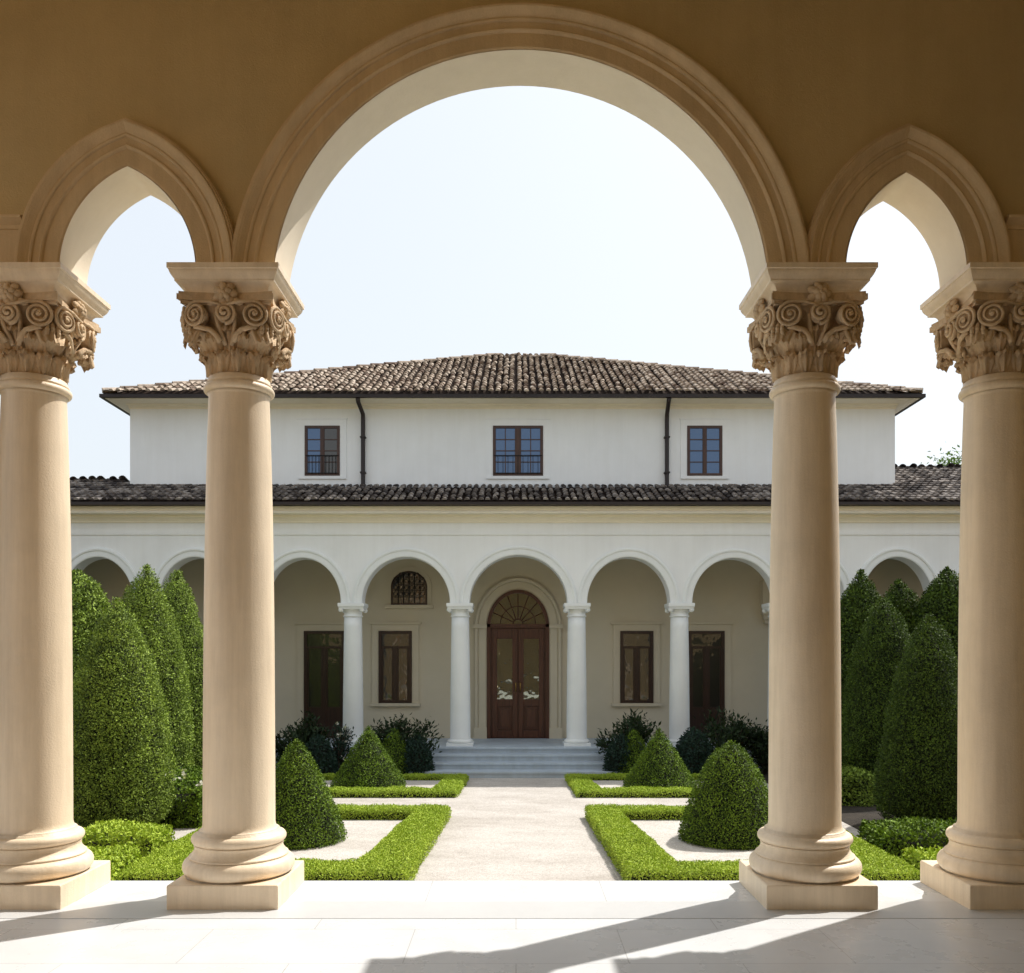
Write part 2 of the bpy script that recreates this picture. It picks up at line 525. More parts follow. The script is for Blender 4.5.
# ================================================================== portico (near side)
tf = MB()
tf.box(-7.0, 7.0, -3.0, 6.78, -.6, 0)
structure('terrace_floor', tf, MAT['floor'])
TS = MB()
for k, (d, z) in enumerate(((.32, -.14), (.64, -.28))):
    TS.box(-.95-.0*k, .95, 6.783+.0, 6.783+d, -.6, z)
WY0, WY1 = 6.16, 6.50        # arcade wall, front and back planes
ZS = 4.32
def arc_circ(cx, cz, r, zlo, n=56):
    a0 = math.asin((zlo-cz)/r)
    pts = []
    for i in range(n+1):
        a = PI-a0-(PI-2*a0)*i/n
        pts.append((cx+r*math.cos(a), cz+r*math.sin(a), math.cos(a), math.sin(a)))
    return pts
def arc_point(cx, hw, rise, z0, n=22):
    r = (hw*hw+rise*rise)/(2*hw); c = r-hw
    at = math.atan2(rise, c)     # angle at apex from the right-hand centre of the left arc
    pts = []
    for i in range(n+1):
        a = PI - (at)*i/n if False else PI-(PI-(PI-at))*i/n
        pts.append((cx+c+r*math.cos(a), z0+r*math.sin(a), math.cos(a), math.sin(a)))
    L = pts[:-1]
    apex = (cx, z0+rise)
    rt = [(2*cx-x, z, -nx, nz) for x, z, nx, nz in reversed(L)]
    s = 1/ (math.sin(at)) if math.sin(at) else 1
    return L + [(apex[0], apex[1], 0, None)] + rt, (c, r)
main = arc_circ(.03, 4.133, 1.695, ZS)
def pointed(cx, hw, rise):
    pts, (c, r) = arc_point(cx, hw, rise, ZS)
    return pts, c, r
pl, cL, rL = pointed(-2.648, .468, .715)
pr_, cR, rR = pointed(2.660, .415, .672)
def apex_fix(pts, c, r, offs):    # returns z of the apex for a profile offset
    return [math.sqrt((r+o)**2-c*c)-math.sqrt(r*r-c*c) for o in offs]
poly = [(-7.0, 0), (-3.80, 0), (-3.80, ZS)]
poly += [(p[0], p[1]) for p in pl] + [(p[0], p[1]) for p in main] + [(p[0], p[1]) for p in pr_]
poly += [(3.68, ZS), (3.68, 0), (7.0, 0), (7.0, 6.7), (-7.0, 6.7)]
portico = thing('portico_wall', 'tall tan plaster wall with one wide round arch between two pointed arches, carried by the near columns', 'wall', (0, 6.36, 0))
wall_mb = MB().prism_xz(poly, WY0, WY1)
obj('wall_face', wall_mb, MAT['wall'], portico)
AP = [(0,-.01),(0,.022),(.012,.030),(.105,.030),(.112,.044),(.122,.050),(.132,.046),(.136,.036),(.175,.040),(.180,.052),(.19,.056),(.2,.052),
      (.215,.062),(.235,.080),(.25,.090),(.262,.092),(.268,.074),(.280,.074),(.284,.060),(.29,.060),(.292,-.01)]
APB = [(0,-.01),(0,.02),(.05,.02),(.055,.035),(.10,.04),(.14,.05),(.145,.03),(.17,.03),(.17,-.01)]
def band(path, prof, y, c=None, r=None, flip=False, extra=0, zlo=None):
    m = MB(); vs = []; k = len(prof)
    for (x, z, nx, nz) in path:
        for off, p in prof:
            p2 = p+(extra if p > 0 else 0)
            yy = y+p2 if flip else y-p2
            if nz is None:
                zz = z + math.sqrt((r+off)**2-c*c)-math.sqrt(r*r-c*c)
                vs.append((x, yy, zz))
            else:
                vs.append((x+nx*off, yy, z+nz*off))
    fs = []
    for i in range(len(path)-1):
        for j in range(k-1):
            fs.append((i*k+j, i*k+j+1, (i+1)*k+j+1, (i+1)*k+j))
    return m.add(vs, fs)
def with_foot(path, z0):           # straight feet so the moulding lands on the abaci
    a = path[0]; b = path[-1]
    return [(a[0], z0, -1, 0)] + [(a[0], a[1]+.0, -1, 0)]*0 + path + [(b[0], z0, 1, 0)]
def arch_parts(path, c=None, r=None, extra=0):
    a = obj('archivolt', band(path, AP, WY0, c, r, False, extra), MAT['mould'], portico)
    b = obj('garden_side_archivolt', band(path, APB, WY1, c, r, True, extra), MAT['stone'], portico)
    # soffit lining of smoother stone
    m = MB(); vs = []; fs = []
    for (x, z, nx, nz) in path:
        if nz is None: nx, nz = 0, 1
        for y in (WY0-.028, WY0-.012, WY0+.02, WY1-.02, WY1+.012, WY1+.022):
            vs.append((x-nx*.004, y, z-nz*.004))
    for i in range(len(path)-1):
        for j in range(5): fs.append((i*6+j, (i+1)*6+j, (i+1)*6+j+1, i*6+j+1))
    obj('soffit', m.add(vs, fs, True), MAT['soffit'], portico)
arch_parts(main, extra=.006)
arch_parts(pl, cL, rL); arch_parts(pr_, cR, rR)
ib = MB()
ibp = [(WY0+.01,4.60),(WY0-.036,4.60),(WY0-.040,4.625),(WY0-.06,4.64),(WY0-.09,4.655),(WY0-.09,4.672),(WY0-.072,4.676),(WY0-.06,4.684),(WY0+.01,4.684)]
ib.sweep_x(ibp, -6.98, -3.345).sweep_x(ibp, 3.33, 6.98)
ib.box(-6.98, -3.36, WY0-.026, WY0+.01, ZS+.004, 4.60).box(3.345, 6.98, WY0-.026, WY0+.01, ZS+.004, 4.60)
obj('impost_band', ib, MAT['mould'], portico)
cl = MB().box(-7.0, 7.0, -1.6, WY0-.002, 6.60, 6.75)
structure('portico_ceiling', cl, MAT['wall'])
bw = MB().box(4.6, 4.8, -1.6, 6.15, 0, 6.6).box(-3.2, 4.597, -1.6, -1.4, 0, 6.6)
structure('fill_blocking_walls', bw, MAT['wall'])  # unseen walls placed to cut fill light on the right columns
structure('warm_bounce_ground', MB().box(-16, 16, -9.0, -3.003, G-.1, -.02), MAT['fill_paving'])  # unseen ground added to bounce warm light onto the column fronts
rear = MB().box(-16, 16, -9.6, -9.003, G, 7.4).box(-16, 16, -9.003, -8.7, 7.0, 7.25)
structure('warm_bounce_wall', rear, MAT['ochre'])  # unseen wall added as a warm reflector, also blocks most rear sky
structure('floor_band', MB().box(-6.9, 6.9, 5.80, 6.20, -.02, .003), MAT['band'])

# ------------------------------------------------------------------ the tall columns
def leaf_strip(mb, ang, r0, z0, h, wid, lean, curl, droop, ribs=5, rows=9, amp=.010):
    """carved acanthus leaf standing on a bell; ang = direction"""
    vs = []; fs = []; cols = ribs*4+1
    for i in range(rows):
        t = i/(rows-1)
        if t < .75:
            z = z0 + h*(t/.75); rad = r0 + lean*(t/.75)**1.6
        else:
            u = (t-.75)/.25
            z = z0 + h + droop*(.35*math.sin(u*PI) - u*.75); rad = r0 + lean + curl*math.sin(u*PI/2)
        wd = wid*(.62+.5*math.sin(min(1, t*1.15)*PI*.72))*(1 if t < .8 else 1-1.9*(t-.8))
        for j in range(cols):
            s = j/(cols-1)*2-1
            edge = 1+.10*math.cos(s*ribs*PI)*t
            rip = amp*math.cos(s*ribs*PI)*(1-.5*t) - .045*wid/.1*s*s*.5*(1-t) + (.014*(1-abs(s))**2)
            rr = rad + rip - .02*s*s*t
            a = ang + s*wd*edge*.5/max(r0+lean*.4, .05)
            zz = z - (.018*abs(s)**2 + .012*(1-math.cos(s*ribs*PI))*.5)*t*1.2
            vs.append((rr*math.cos(a), rr*math.sin(a), zz))
    for i in range(rows-1):
        for j in range(cols-1):
            fs.append((i*cols+j, i*cols+j+1, (i+1)*cols+j+1, (i+1)*cols+j))
    mb.add(vs, fs, True)

def volute_mesh(sgn):
    """scroll on the -Y face, to the side sgn, turned a little towards the corner"""
    m = MB(); pts = []; rad = []
    turns = 2.3; n = 56
    for i in range(n+1):
        t = i/n; a = PI*.5 + sgn*-1*t*turns*2*PI
        r = .088*(1-t)**.85+.012
        pts.append((r*math.cos(a), -.018-.022*t, r*math.sin(a))); rad.append(.0145*(1-.45*t))
    pts = [(-sgn*.20, .03, .070), (-sgn*.10, .01, .098)] + pts
    rad = [.010, .014] + rad
    m.tube(pts, rad, 7)
    m.ball((0, -.035, 0), .02, .016, .02)
    # the disc behind the scroll
    vs = []; fs = []; k = 24
    for y, rr in ((.0, .086), (-.012, .082), (-.014, .01)):
        for j in range(k):
            vs.append((rr*math.cos(2*PI*j/k), y, rr*math.sin(2*PI*j/k)))
    for i in range(2):
        for j in range(k):
            j2 = (j+1)%k; fs.append((i*k+j, i*k+j2, (i+1)*k+j2, (i+1)*k+j))
    m.add(vs, fs, True)
    # rolled side of the scroll, running back to the corner
    vs = []; fs = []
    for y, rr in ((.0, .086), (.03, .076), (.06, .062), (.08, .05)):
        for j in range(k):
            vs.append((rr*math.cos(2*PI*j/k), y, rr*math.sin(2*PI*j/k)))
    for i in range(3):
        for j in range(k):
            j2 = (j+1)%k; fs.append((i*k+j, (i+1)*k+j, (i+1)*k+j2, i*k+j2))
    m.add(vs, fs, True)
    # stem curling up from the bell
    m.tube([(-sgn*.155, .085, -.20), (-sgn*.13, .065, -.15), (-sgn*.095, .035, -.115), (-sgn*.04, .0, -.104), (sgn*.02, -.012, -.098)],
           [.022, .022, .021, .019, .014], 8)
    M = Matrix.Translation((sgn*.192, -.303, .352)) @ Matrix.Rotation(sgn*R(20), 4, 'Z')
    return m.xform(M @ Matrix.Scale(.86, 4))

def rosette_mesh():
    m = MB(); c = Vector((0, -.315, .492))
    for ring, (nn, rr, sz, yo) in enumerate(((7, .054, .038, 0), (5, .030, .029, -.022))):
        for k in range(nn):
            a = 2*PI*k/nn + ring*.4
            rot = Matrix.Rotation(-a, 3, 'Y') @ Matrix.Rotation(R(25), 3, 'Z')
            m.ball((c.x+rr*math.cos(a), c.y+yo-.004, c.z+rr*math.sin(a)), sz, .016, sz*.72, rot, 8, 5)
    m.ball((c.x, c.y-.036, c.z), .016, .014, .016)
    # two drooping leaves under the flower
    for s in (-1, 1):
        rot = Matrix.Rotation(s*R(22), 3, 'Y')
        m.ball((s*.075, -.303, .443), .055, .018, .024, rot, 10, 5)
    return m
def rose_mesh():
    m = MB(); pts = []; n = 44
    for i in range(n+1):
        t = i/n; a = -PI/2 + t*2.2*2*PI; r = .066*(1-t)+.006
        pts.append((r*math.cos(a), -.318-.025*t, .362+r*math.sin(a)))
    m.tube(pts, .0135, 7)
    m.ball((0, -.300, .362), .066, .022, .066)
    for s in (-1, 1):
        m.tube([(s*.02, -.232, .17), (s*.035, -.25, .22), (s*.055, -.285, .29), (s*.07, -.31, .36)], [.016,.016,.015,.010], 7)
    return m

VOL = {}; 
def build_column(name, label, loc, group):
    t = thing(name, label, 'column', loc, group)
    local('plinth', MB().square_lathe([(.372,0),(.372,.158),(.366,.165)]), MAT['stone'], t, .004)
    bp = [(.36,.166)]
    for i in range(13):
        a = -PI/2+PI*i/12; bp.append((.328+.054*math.cos(a), .228+.060*math.sin(a)))
    bp += [(.338,.292),(.338,.302)]
    for i in range(9):
        a = i/8; bp.append((.292+.040*(1-math.sin(a*PI/2))**1.2 + .010*a, .304+.066*a))
    bp += [(.305,.372),(.305,.380)]
    for i in range(11):
        a = -PI/2+PI*i/10; bp.append((.288+.036*math.cos(a), .418+.036*math.sin(a)))
    bp += [(.276,.456),(.276,.474)]
    local('base', MB().lathe(bp, 64), MAT['stone'], t)
    sp = []
    for i in range(7):
        a = i/6*PI/2; sp.append((.247+.026*(1-math.sin(a)), .475+.05*(1-math.cos(a))))
    for i in range(1, 25):
        u = i/24; sp.append((.247-.010*u-.030*(u**3.2), .525+(3.50-.525)*u))
    sp += [(.208,3.515),(.218,3.528)]
    local('shaft', MB().lathe(sp, 64), MAT['stone'], t)
    ap = [(.217,3.529)]
    for i in range(11):
        a = -PI/2+PI*i/10; ap.append((.217+.025*math.cos(a), 3.560+.028*math.sin(a)))
    ap += [(.224,3.592),(.224,3.604),(.216,3.612),(.210,3.636),(.2,3.642)]
    local('astragal', MB().lathe(ap, 64), MAT['stone'], t)
    Z = 3.64
    cap = MB().lathe([(.185,.0),(.19,.06),(.196,.14),(.212,.22),(.232,.30),(.262,.37),(.295,.42),(.30,.44)], 40)
    for k in range(12):
        leaf_strip(cap, 2*PI*k/12+PI/12, .197, .005, .145, .118, .024, .034, .035, ribs=3, amp=.012)
    for k in range(8):
        big = k % 2 == 1
        leaf_strip(cap, 2*PI*k/8, .202, .10, .20 if not big else .17, .17, .05 if not big else .115, .03 if not big else .075, .05 if not big else .11, ribs=5, amp=.008)
    for k in range(8):
        leaf_strip(cap, 2*PI*(k+.5)/8, .205, .12, .125, .085, .075, .045, .05, ribs=3, amp=.009)
    # curled corner leaves with small lobes
    for k in range(4):
        a = PI/4+k*PI/2; ca, sa = math.cos(a), math.sin(a)
        for j in range(9):
            u = j/8; th = -0.4+u*3.4
            rr = .335+.045*math.sin(th); zz = .285-.05*math.cos(th)-.02
            for s in (-1, 0, 1):
                lat = s*(.042-.012*u)
                cap.ball((rr*ca-lat*sa, rr*sa+lat*ca, zz-.010*abs(s)), .017, .017, .021, None, 6, 4)
        cap.ball((.335*ca, .335*sa, .262), .034, .034, .034, None, 8, 5)
    # concave-sided slab under the abacus
    slab = []
    for k in range(4):
        for i in range(9):
            u = i/8*2-1
            x = u*.325; d = .285+.035*abs(u)**2.2
            p = Matrix.Rotation(k*PI/2, 3, 'Z') @ Vector((x, -d, 0)); slab.append((p.x, p.y))
    # remove doubled corners
    sl = []
    for p in slab:
        if not sl or (abs(p[0]-sl[-1][0])+abs(p[1]-sl[-1][1])) > .02: sl.append(p)
    cap.prism_xy([(x*.97, y*.97) for x, y in sl], .493, .512); cap.prism_xy(sl, .452, .493); cap.prism_xy([(x*.94, y*.94) for x, y in sl], .43, .452)
    cap.xform(Matrix.Translation((0,0,Z)))
    co = local('capital', cap, MAT['carved'], t)
    for k in range(4):
        for sgn, nm in ((-1,'volute'),(1,'volute')):
            v = volute_mesh(sgn).xform(Matrix.Translation((0,0,Z)) @ Matrix.Rotation(k*PI/2, 4, 'Z'))
            local('volute', v, MAT['carved'], co)
        local('rosette', rosette_mesh().xform(Matrix.Translation((0,0,Z)) @ Matrix.Rotation(k*PI/2, 4, 'Z')), MAT['carved'], co)
        local('rose_scroll', rose_mesh().xform(Matrix.Translation((0,0,Z)) @ Matrix.Rotation(k*PI/2, 4, 'Z')), MAT['carved'], co)
    ab = [(.275,4.150),(.278,4.160)]
    for i in range(7):
        u = i/6; ab.append((.278+.046*(1-math.cos(u*PI/2)), 4.160+.048*math.sin(u*PI/2)*.9+.004*u))
    ab += [(.334,4.212),(.334,4.224)]
    for i in range(6):
        u = i/5; ab.append((.337+.026*math.sin(u*PI/2), 4.226+.055*u))
    ab += [(.372,4.285),(.372,4.3185)]
    local('abacus', MB().square_lathe(ab), MAT['stone'], t)
    return t

GRP = 'tall cream columns of the near portico'
c_first = build_column('portico_column', 'left column of the wide round arch, sunlit strip down its right side', (-1.958, 6.37, 0), GRP)
for X, Y, lab in ((-3.408, 6.37, 'leftmost tall column, its base and capital cut by the left edge of the photo'),
                  (2.042, 6.37, 'right column of the wide round arch, shaded front with thin bright rim'),
                  (3.398, 6.37, 'rightmost tall column, cut by the right edge of the photo and mostly in shade')):
    c = copy_tree(c_first); c.location = (X, Y, 0); c['label'] = lab

# ================================================================== the villa
VY = 16.83; VYB = 17.17; BY = 18.4; UY = 17.9
villa = thing('villa', 'ivory two storey villa with tiled roofs and an arched loggia across the garden', 'house', (0, 17.0, 0))
def vp(name, mb, mat, parent=None, bevel=0): return obj(name, mb, mat, parent or villa, None, bevel)
S = F_PX/VY
XW = 11.5
arches = [(-10,36,557),(98,36,557),(195,36,557),(302.5,38.5,558),(406,44,557),(518.5,49,555),(628.5,41.5,557),(734,42,558),(815,30,560),(897,36,557),(993,36,557)]
ZSP = pz(603, VY)
poly = [(-XW, G), (px(arches[0][0]-arches[0][1], VY)-.0, G)]
paths = []
for i, (cx, hw, ya) in enumerate(arches):
    X = px(cx, VY); w_ = hw*VY/F_PX; rise = pz(ya, VY)-ZSP
    path = []
    for k in range(33):
        a = PI-PI*k/32
        nx, nz = math.cos(a)*rise, math.sin(a)*w_
        l = math.hypot(nx, nz)
        path.append((X+w_*math.cos(a), ZSP+rise*math.sin(a), nx/l, nz/l))
    paths.append(path); poly += [(p[0], p[1]) for p in path]
X1 = px(arches[-1][0]+arches[-1][1], VY)
poly += [(X1, G), (XW, G), (XW, 4.36), (-XW, 4.36)]
vp('arcade_wall', MB().prism_xz(poly, VY, VYB), MAT['plaster'])
VA = [(0,-.005),(0,.02),(.02,.03),(.11,.03),(.115,.045),(.14,.052),(.165,.045),(.17,.02),(.185,.02),(.187,-.005)]
for p in paths:
    vp('archivolt', band(p, VA, VY), MAT['trim'])
colx = []
for i in range(len(arches)-1):
    colx.append((arches[i][0]+arches[i][1]+arches[i+1][0]-arches[i+1][1])/2)
def villa_column(X):
    y = 17.0
    sp = [(.20,.12)]
    for i in range(13):
        u = i/12; sp.append((.192-.026*u**1.6, .14+2.27*u))
    sh = vp('column', MB().lathe([(r, z) for r, z in sp], 28, (X, y, 0)), MAT['trim'])
    b = MB().square_lathe([(.25,.0),(.25,.05)], (X, y, 0)).lathe([(.22,.051),(.24,.065),(.243,.085),(.225,.105),(.20,.118),(.20,.13)], 28, (X, y, 0))
    vp('column_base', b, MAT['trim'], sh)
    z0 = 2.41
    cpt = MB().lathe([(.168,z0),(.185,z0+.012),(.185,z0+.03),(.168,z0+.042),(.168,z0+.10),(.20,z0+.125),(.215,z0+.15)], 28, (X, y, 0))
    cpt.square_lathe([(.225,z0+.15),(.228,z0+.17),(.245,z0+.205),(.245,ZSP-.003)], (X, y, 0))
    for s in (-1, 1):
        for f in (-1, 1):
            cpt.ball((X+s*.195, y+f*.19, z0+.135), .05, .03, .045, None, 10, 6)
    vp('column_capital', cpt, MAT['trim'], sh)
for x in colx: villa_column(px(x, VY))
# back wall of the loggia with the door and window openings
def hole_rect(x0, x1, y0, y1): return px(x0, BY), px(x1, BY), pz(y1, BY), pz(y0, BY)
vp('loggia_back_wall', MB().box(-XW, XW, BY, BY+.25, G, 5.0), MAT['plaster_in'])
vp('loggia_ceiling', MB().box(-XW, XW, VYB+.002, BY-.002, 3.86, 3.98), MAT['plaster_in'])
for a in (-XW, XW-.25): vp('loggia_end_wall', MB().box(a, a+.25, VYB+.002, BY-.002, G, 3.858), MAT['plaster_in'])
vp('loggia_floor', MB().box(-XW+.01, XW-.01, 16.60, BY-.003, G-.05, 0), MAT['step'])
st = MB()
for k in range(3):
    d = .36*(k+1); st.box(-1.56-.11*k-.05, 1.65+.11*k+.05, 16.60-d, 16.597-.36*k if k else 16.597, G-.05, -.105*(k+1))
    st.box(-1.58-.11*k-.05, 1.67+.11*k+.05, 16.60-d-.02, 16.60-d+.05, -.105*(k+1)-.035, -.105*(k+1)+.004)
st.box(-1.62, 1.70, 16.575, 16.65, -.04, .004)
vp('entrance_steps', st, MAT['step'], None, .006)

# main door
dx0, dx1 = px(487, BY), px(549, BY); dc = (dx0+dx1)/2; dh = (dx1-dx0)/2
zspd = pz(627, BY); za = pz(590, BY)-zspd
yf = BY-.012
def arch_pts(cx, hw, z0, rise, n=28, a0=0):
    return [(cx+hw*math.cos(PI-PI*k/n), z0+rise*math.sin(PI*k/n), math.cos(PI-PI*k/n), math.sin(PI*k/n)) for k in range(n+1)]
door = vp('door', MB().box(dx0+.03, dx1-.03, yf-.03, yf+.01, .0, zspd), MAT['wood'])
fr = MB().box(dx0, dx0+.07, yf-.08, yf+.012, 0, zspd).box(dx1-.07, dx1, yf-.08, yf+.012, 0, zspd).box(dx0, dx1, yf-.083, yf+.012, zspd-.02, zspd+.06)
DA = [(-.07,-.01),(-.07,.083),(0,.083),(0,-.01)]
fr2 = band(arch_pts(dc, dh, zspd, za), DA, yf)
o = len(fr.v); fr.v += fr2.v; fr.f += [tuple(i+o for i in f) for f in fr2.f]; fr.sm += fr2.sm
vp('door_frame', fr, MAT['wood'], door)
for s in (-1, 1):
    cx = dc+s*.27; lf = MB()
    a, b = cx-.255, cx+.255
    yy0, yy1 = yf-.062, yf-.03
    lf.box(a, a+.1, yy0, yy1, .015, zspd-.03).box(b-.1, b, yy0, yy1, .015, zspd-.03)
    lf.box(a+.1, b-.1, yy0, yy1, .015, .16).box(a+.1, b-.1, yy0, yy1, .66, .80).box(a+.1, b-.1, yy0, yy1, 2.03, zspd-.03)
    lf.box(a+.13, b-.13, yy0+.006, yy1, .19, .63)
    lf.box(a+.16, b-.16, yy0-.008, yy1, .23, .59)
    lp = vp('door_leaf', lf, MAT['wood'], door, .006)
    vp('door_pane', MB().box(a+.1, b-.1, yy0+.018, yy1-.002, .80, 2.03), MAT['glass_door'], door)
    vp('door_handle', MB().tube([(dc+s*.045, yf-.07, .95), (dc+s*.045, yf-.105, .97), (dc+s*.045, yf-.105, 1.13), (dc+s*.045, yf-.07, 1.15)], .011, 7), MAT['brass'], door)
# fanlight
fan = MB(); pts = arch_pts(dc, dh-.07, zspd+.06, za-.13)
fan.prism_xz([(p[0], p[1]) for p in pts], yf-.03, yf)
fl = vp('fanlight', fan, MAT['glass_door'])
fb = MB()
for k in range(1, 8):
    a = PI*k/8
    fb.tube([(dc+.1*math.cos(a), yf-.04, zspd+.06+.1*math.sin(a)), (dc+(dh-.08)*math.cos(a), yf-.04, zspd+.06+(za-.14)*math.sin(a))], .011, 6)
fb.tube([(dc+.1*math.cos(PI*k/10), yf-.04, zspd+.06+.1*math.sin(PI*k/10)) for k in range(11)], .012, 6)
fb.tube([(dc+.36*math.cos(PI*k/16), yf-.04, zspd+.06+.36*math.sin(PI*k/16)) for k in range(17)], .009, 6)
vp('fanlight_bars', fb, MAT['wood'], fl)
# stone door surround
SP = [(0,-.005),(0,.06),(.03,.07),(.16,.07),(.165,.05),(.2,.09),(.24,.09),(.245,-.005)]
sur = band([(dx0, .0, -1, 0)] + arch_pts(dc, dh+.002, zspd, za) + [(dx1, 0, 1, 0)], SP, BY)
sur.box(dx0-.29, dx0-.002, BY-.11, BY, zspd-.03, zspd+.05).box(dx1+.002, dx1+.29, BY-.11, BY, zspd-.03, zspd+.05)
sur.box(dx0-.27, dx0-.002, BY-.10, BY, 0, .22).box(dx1+.002, dx1+.27, BY-.10, BY, 0, .22)
vp('door_surround', sur, MAT['plaster_in'])

def rect_surround(x0, x1, z0, z1, y, w_, sill=True, mat='plaster_in', parent=None, low=True):
    m = MB()
    m.box(x0-w_, x0-.002, y-.035, y+.01, z0, z1).box(x1+.002, x1+w_, y-.035, y+.01, z0, z1)
    m.box(x0-w_, x1+w_, y-.038, y+.01, z1+.001, z1+w_).box(x0-w_-.05, x1+w_+.05, y-.075, y+.01, z1+w_, z1+w_+.035)
    if sill: m.box(x0-w_-.03, x1+w_+.03, y-.085, y+.01, z0-.06, z0-.001)
    return vp('surround', m, MAT[mat], parent)

def tall_window(x0, x1, y0, y1, french, nm, transom=.18):
    X0, X1, Z0, Z1 = hole_rect(x0, x1, y0, y1)
    if french: Z0 = .02
    y = BY-.006
    f = MB(); t = .06
    f.box(X0, X0+t, y-.06, y+.01, Z0, Z1).box(X1-t, X1, y-.06, y+.01, Z0, Z1).box(X0+t, X1-t, y-.06, y+.01, Z1-t, Z1).box(X0+t, X1-t, y-.06, y+.01, Z0, Z0+t)
    zt = Z1-.36
    f.box(X0+t, X1-t, y-.055, y+.01, zt, zt+.05)
    m = (X0+X1)/2; f.box(m-.035, m+.035, y-.05, y+.01, Z0+t, zt)
    for a, b in ((X0+t, m-.035), (m+.035, X1-t)):
        f.box(a, a+.035, y-.04, y+.005, Z0+t, zt).box(b-.035, b, y-.04, y+.005, Z0+t, zt)
        if french: f.box(a+.035, b-.035, y-.042, y+.005, Z0+t, Z0+.62)
    w_ = vp(nm, f, MAT['dark_wood'])
    p = MB().box(X0+t, X1-t, y-.022, y+.004, zt+.05, Z1-t)
    for a, b in ((X0+t+.035, m-.07), (m+.07, X1-t-.035)):
        p.box(a, b, y-.022, y+.004, Z0+(.62 if french else t), zt)
    vp('pane', p, MAT['glass_low'], w_)
    rect_surround(X0, X1, Z0 if french else Z0, Z1, BY, .14, not french, parent=w_)
    return w_
tall_window(304.5, 345, 631, 742, True, 'french_door')
tall_window(379, 412, 631, 703, False, 'window')
tall_window(620, 653, 631, 703, False, 'window')
tall_window(688, 724, 631, 742, True, 'french_door')
# small arched window with an iron grille
X0, X1, Z0, Z1 = hole_rect(393, 425.5, 573, 603); mx = (X0+X1)/2; hw = (X1-X0)/2; zs = Z0+.33
outl = [(X0, Z0), (X1, Z0)] + [(p[0], p[1]) for p in reversed(arch_pts(mx, hw, zs, Z1-zs, 20))]
aw = vp('arched_window', MB().prism_xz(outl, BY-.03, BY+.004), MAT['glass_low'])
gp = MB()
for k in range(1, 6):
    x = X0+(X1-X0)*k/6; zt = zs+(Z1-zs)*math.sqrt(max(0, 1-((x-mx)/hw)**2))
    gp.tube([(x, BY-.05, Z0), (x, BY-.05, zt)], .009, 6)
for k in range(4):
    z = Z0+.12+.13*k
    gp.tube([(X0+.02, BY-.052, z), (X1-.02, BY-.052, z)], .007, 6)
    for j in range(6):
        cx = X0+(X1-X0)*(j+.5)/6
        if j in (0, 5) and k > 2: continue
        gp.tube([(cx+.04*math.cos(a), BY-.056, z+.065+.04*math.sin(a)) for a in np.linspace(0, 2*PI, 11)], .006, 5)
vp('iron_grille', gp, MAT['iron'], aw)
ap_ = [(X0, Z0, -1, 0)] + arch_pts(mx, hw, zs, Z1-zs) + [(X1, Z0, 1, 0)]
fm = band(ap_, [(0,-.004),(0,.05),(.035,.05),(.035,-.004)], BY); fm.box(X0-.035, X1+.035, BY-.052, BY, Z0-.04, Z0)
vp('window_frame', fm, MAT['dark_wood'], aw)
sm_ = band(ap_, [(.038,-.004),(.038,.03),(.13,.03),(.13,-.004)], BY); sm_.box(X0-.16, X1+.16, BY-.06, BY, Z0-.11, Z0-.042)
vp('window_surround', sm_, MAT['plaster_in'], aw)
# bracket pilasters on the loggia back wall and cross ribs
for xx in (262, 768):
    br = MB(); X = px(xx, BY)
    br.box(X-.16, X+.16, BY-.22, BY, 2.52, 2.60).box(X-.13, X+.13, BY-.18, BY, 2.42, 2.52).box(X-.1, X+.1, BY-.13, BY, 2.34, 2.42).box(X-.17, X+.17, BY-.24, BY, 2.60, 3.2)
    vp('wall_bracket', br, MAT['plaster_in'])

# lower cornice, string course
EY = 16.5
cz = 4.36
cp = [(VYB, cz+.0), (EY+.06, cz+.06), (EY+.06, cz-.02), (EY+.10, cz-.03), (EY+.13, cz-.075), (EY+.20, cz-.115), (EY+.21, cz-.15), (VY-.06, cz-.17), (VY-.045, cz-.26), (VY-.03, cz-.29), (VY-.03, cz-.315), (VY+.01, cz-.315), (VY+.01, cz)]
cp = [(VYB, 4.362), (EY+.05, 4.436), (EY+.05, 4.39), (EY+.075, 4.38), (EY+.075, 4.355), (EY+.035, 4.34), (EY+.035, 4.315), (VY-.09, 4.31), (VY-.09, 4.265), (VY-.05, 4.235), (VY-.03, 4.20), (VY-.03, 4.175), (VY-.002, 4.165), (VY-.002, 4.361)]
vp('cornice', MB().sweep_x(cp, -XW-.2, XW+.2), MAT['cornice'])
vp('string_course', MB().box(-XW, XW, VY-.022, VY+.005, pz(535, VY), pz(532, VY)), MAT['plaster'])

# upper storey
ux0, ux1 = px(130, UY), px(895, UY); UB = UY+8.0
vp('upper_wall', MB().box(ux0, ux1, UY, UB, 4.4, 6.75), MAT['plaster'])
ey = 17.4; ez = pz(397, ey)
ex0, ex1 = px(103, ey), px(922, ey); eyb = UB+.5
apx, apy = px(520, 21.9), 21.9
apz = pz(354, apy)
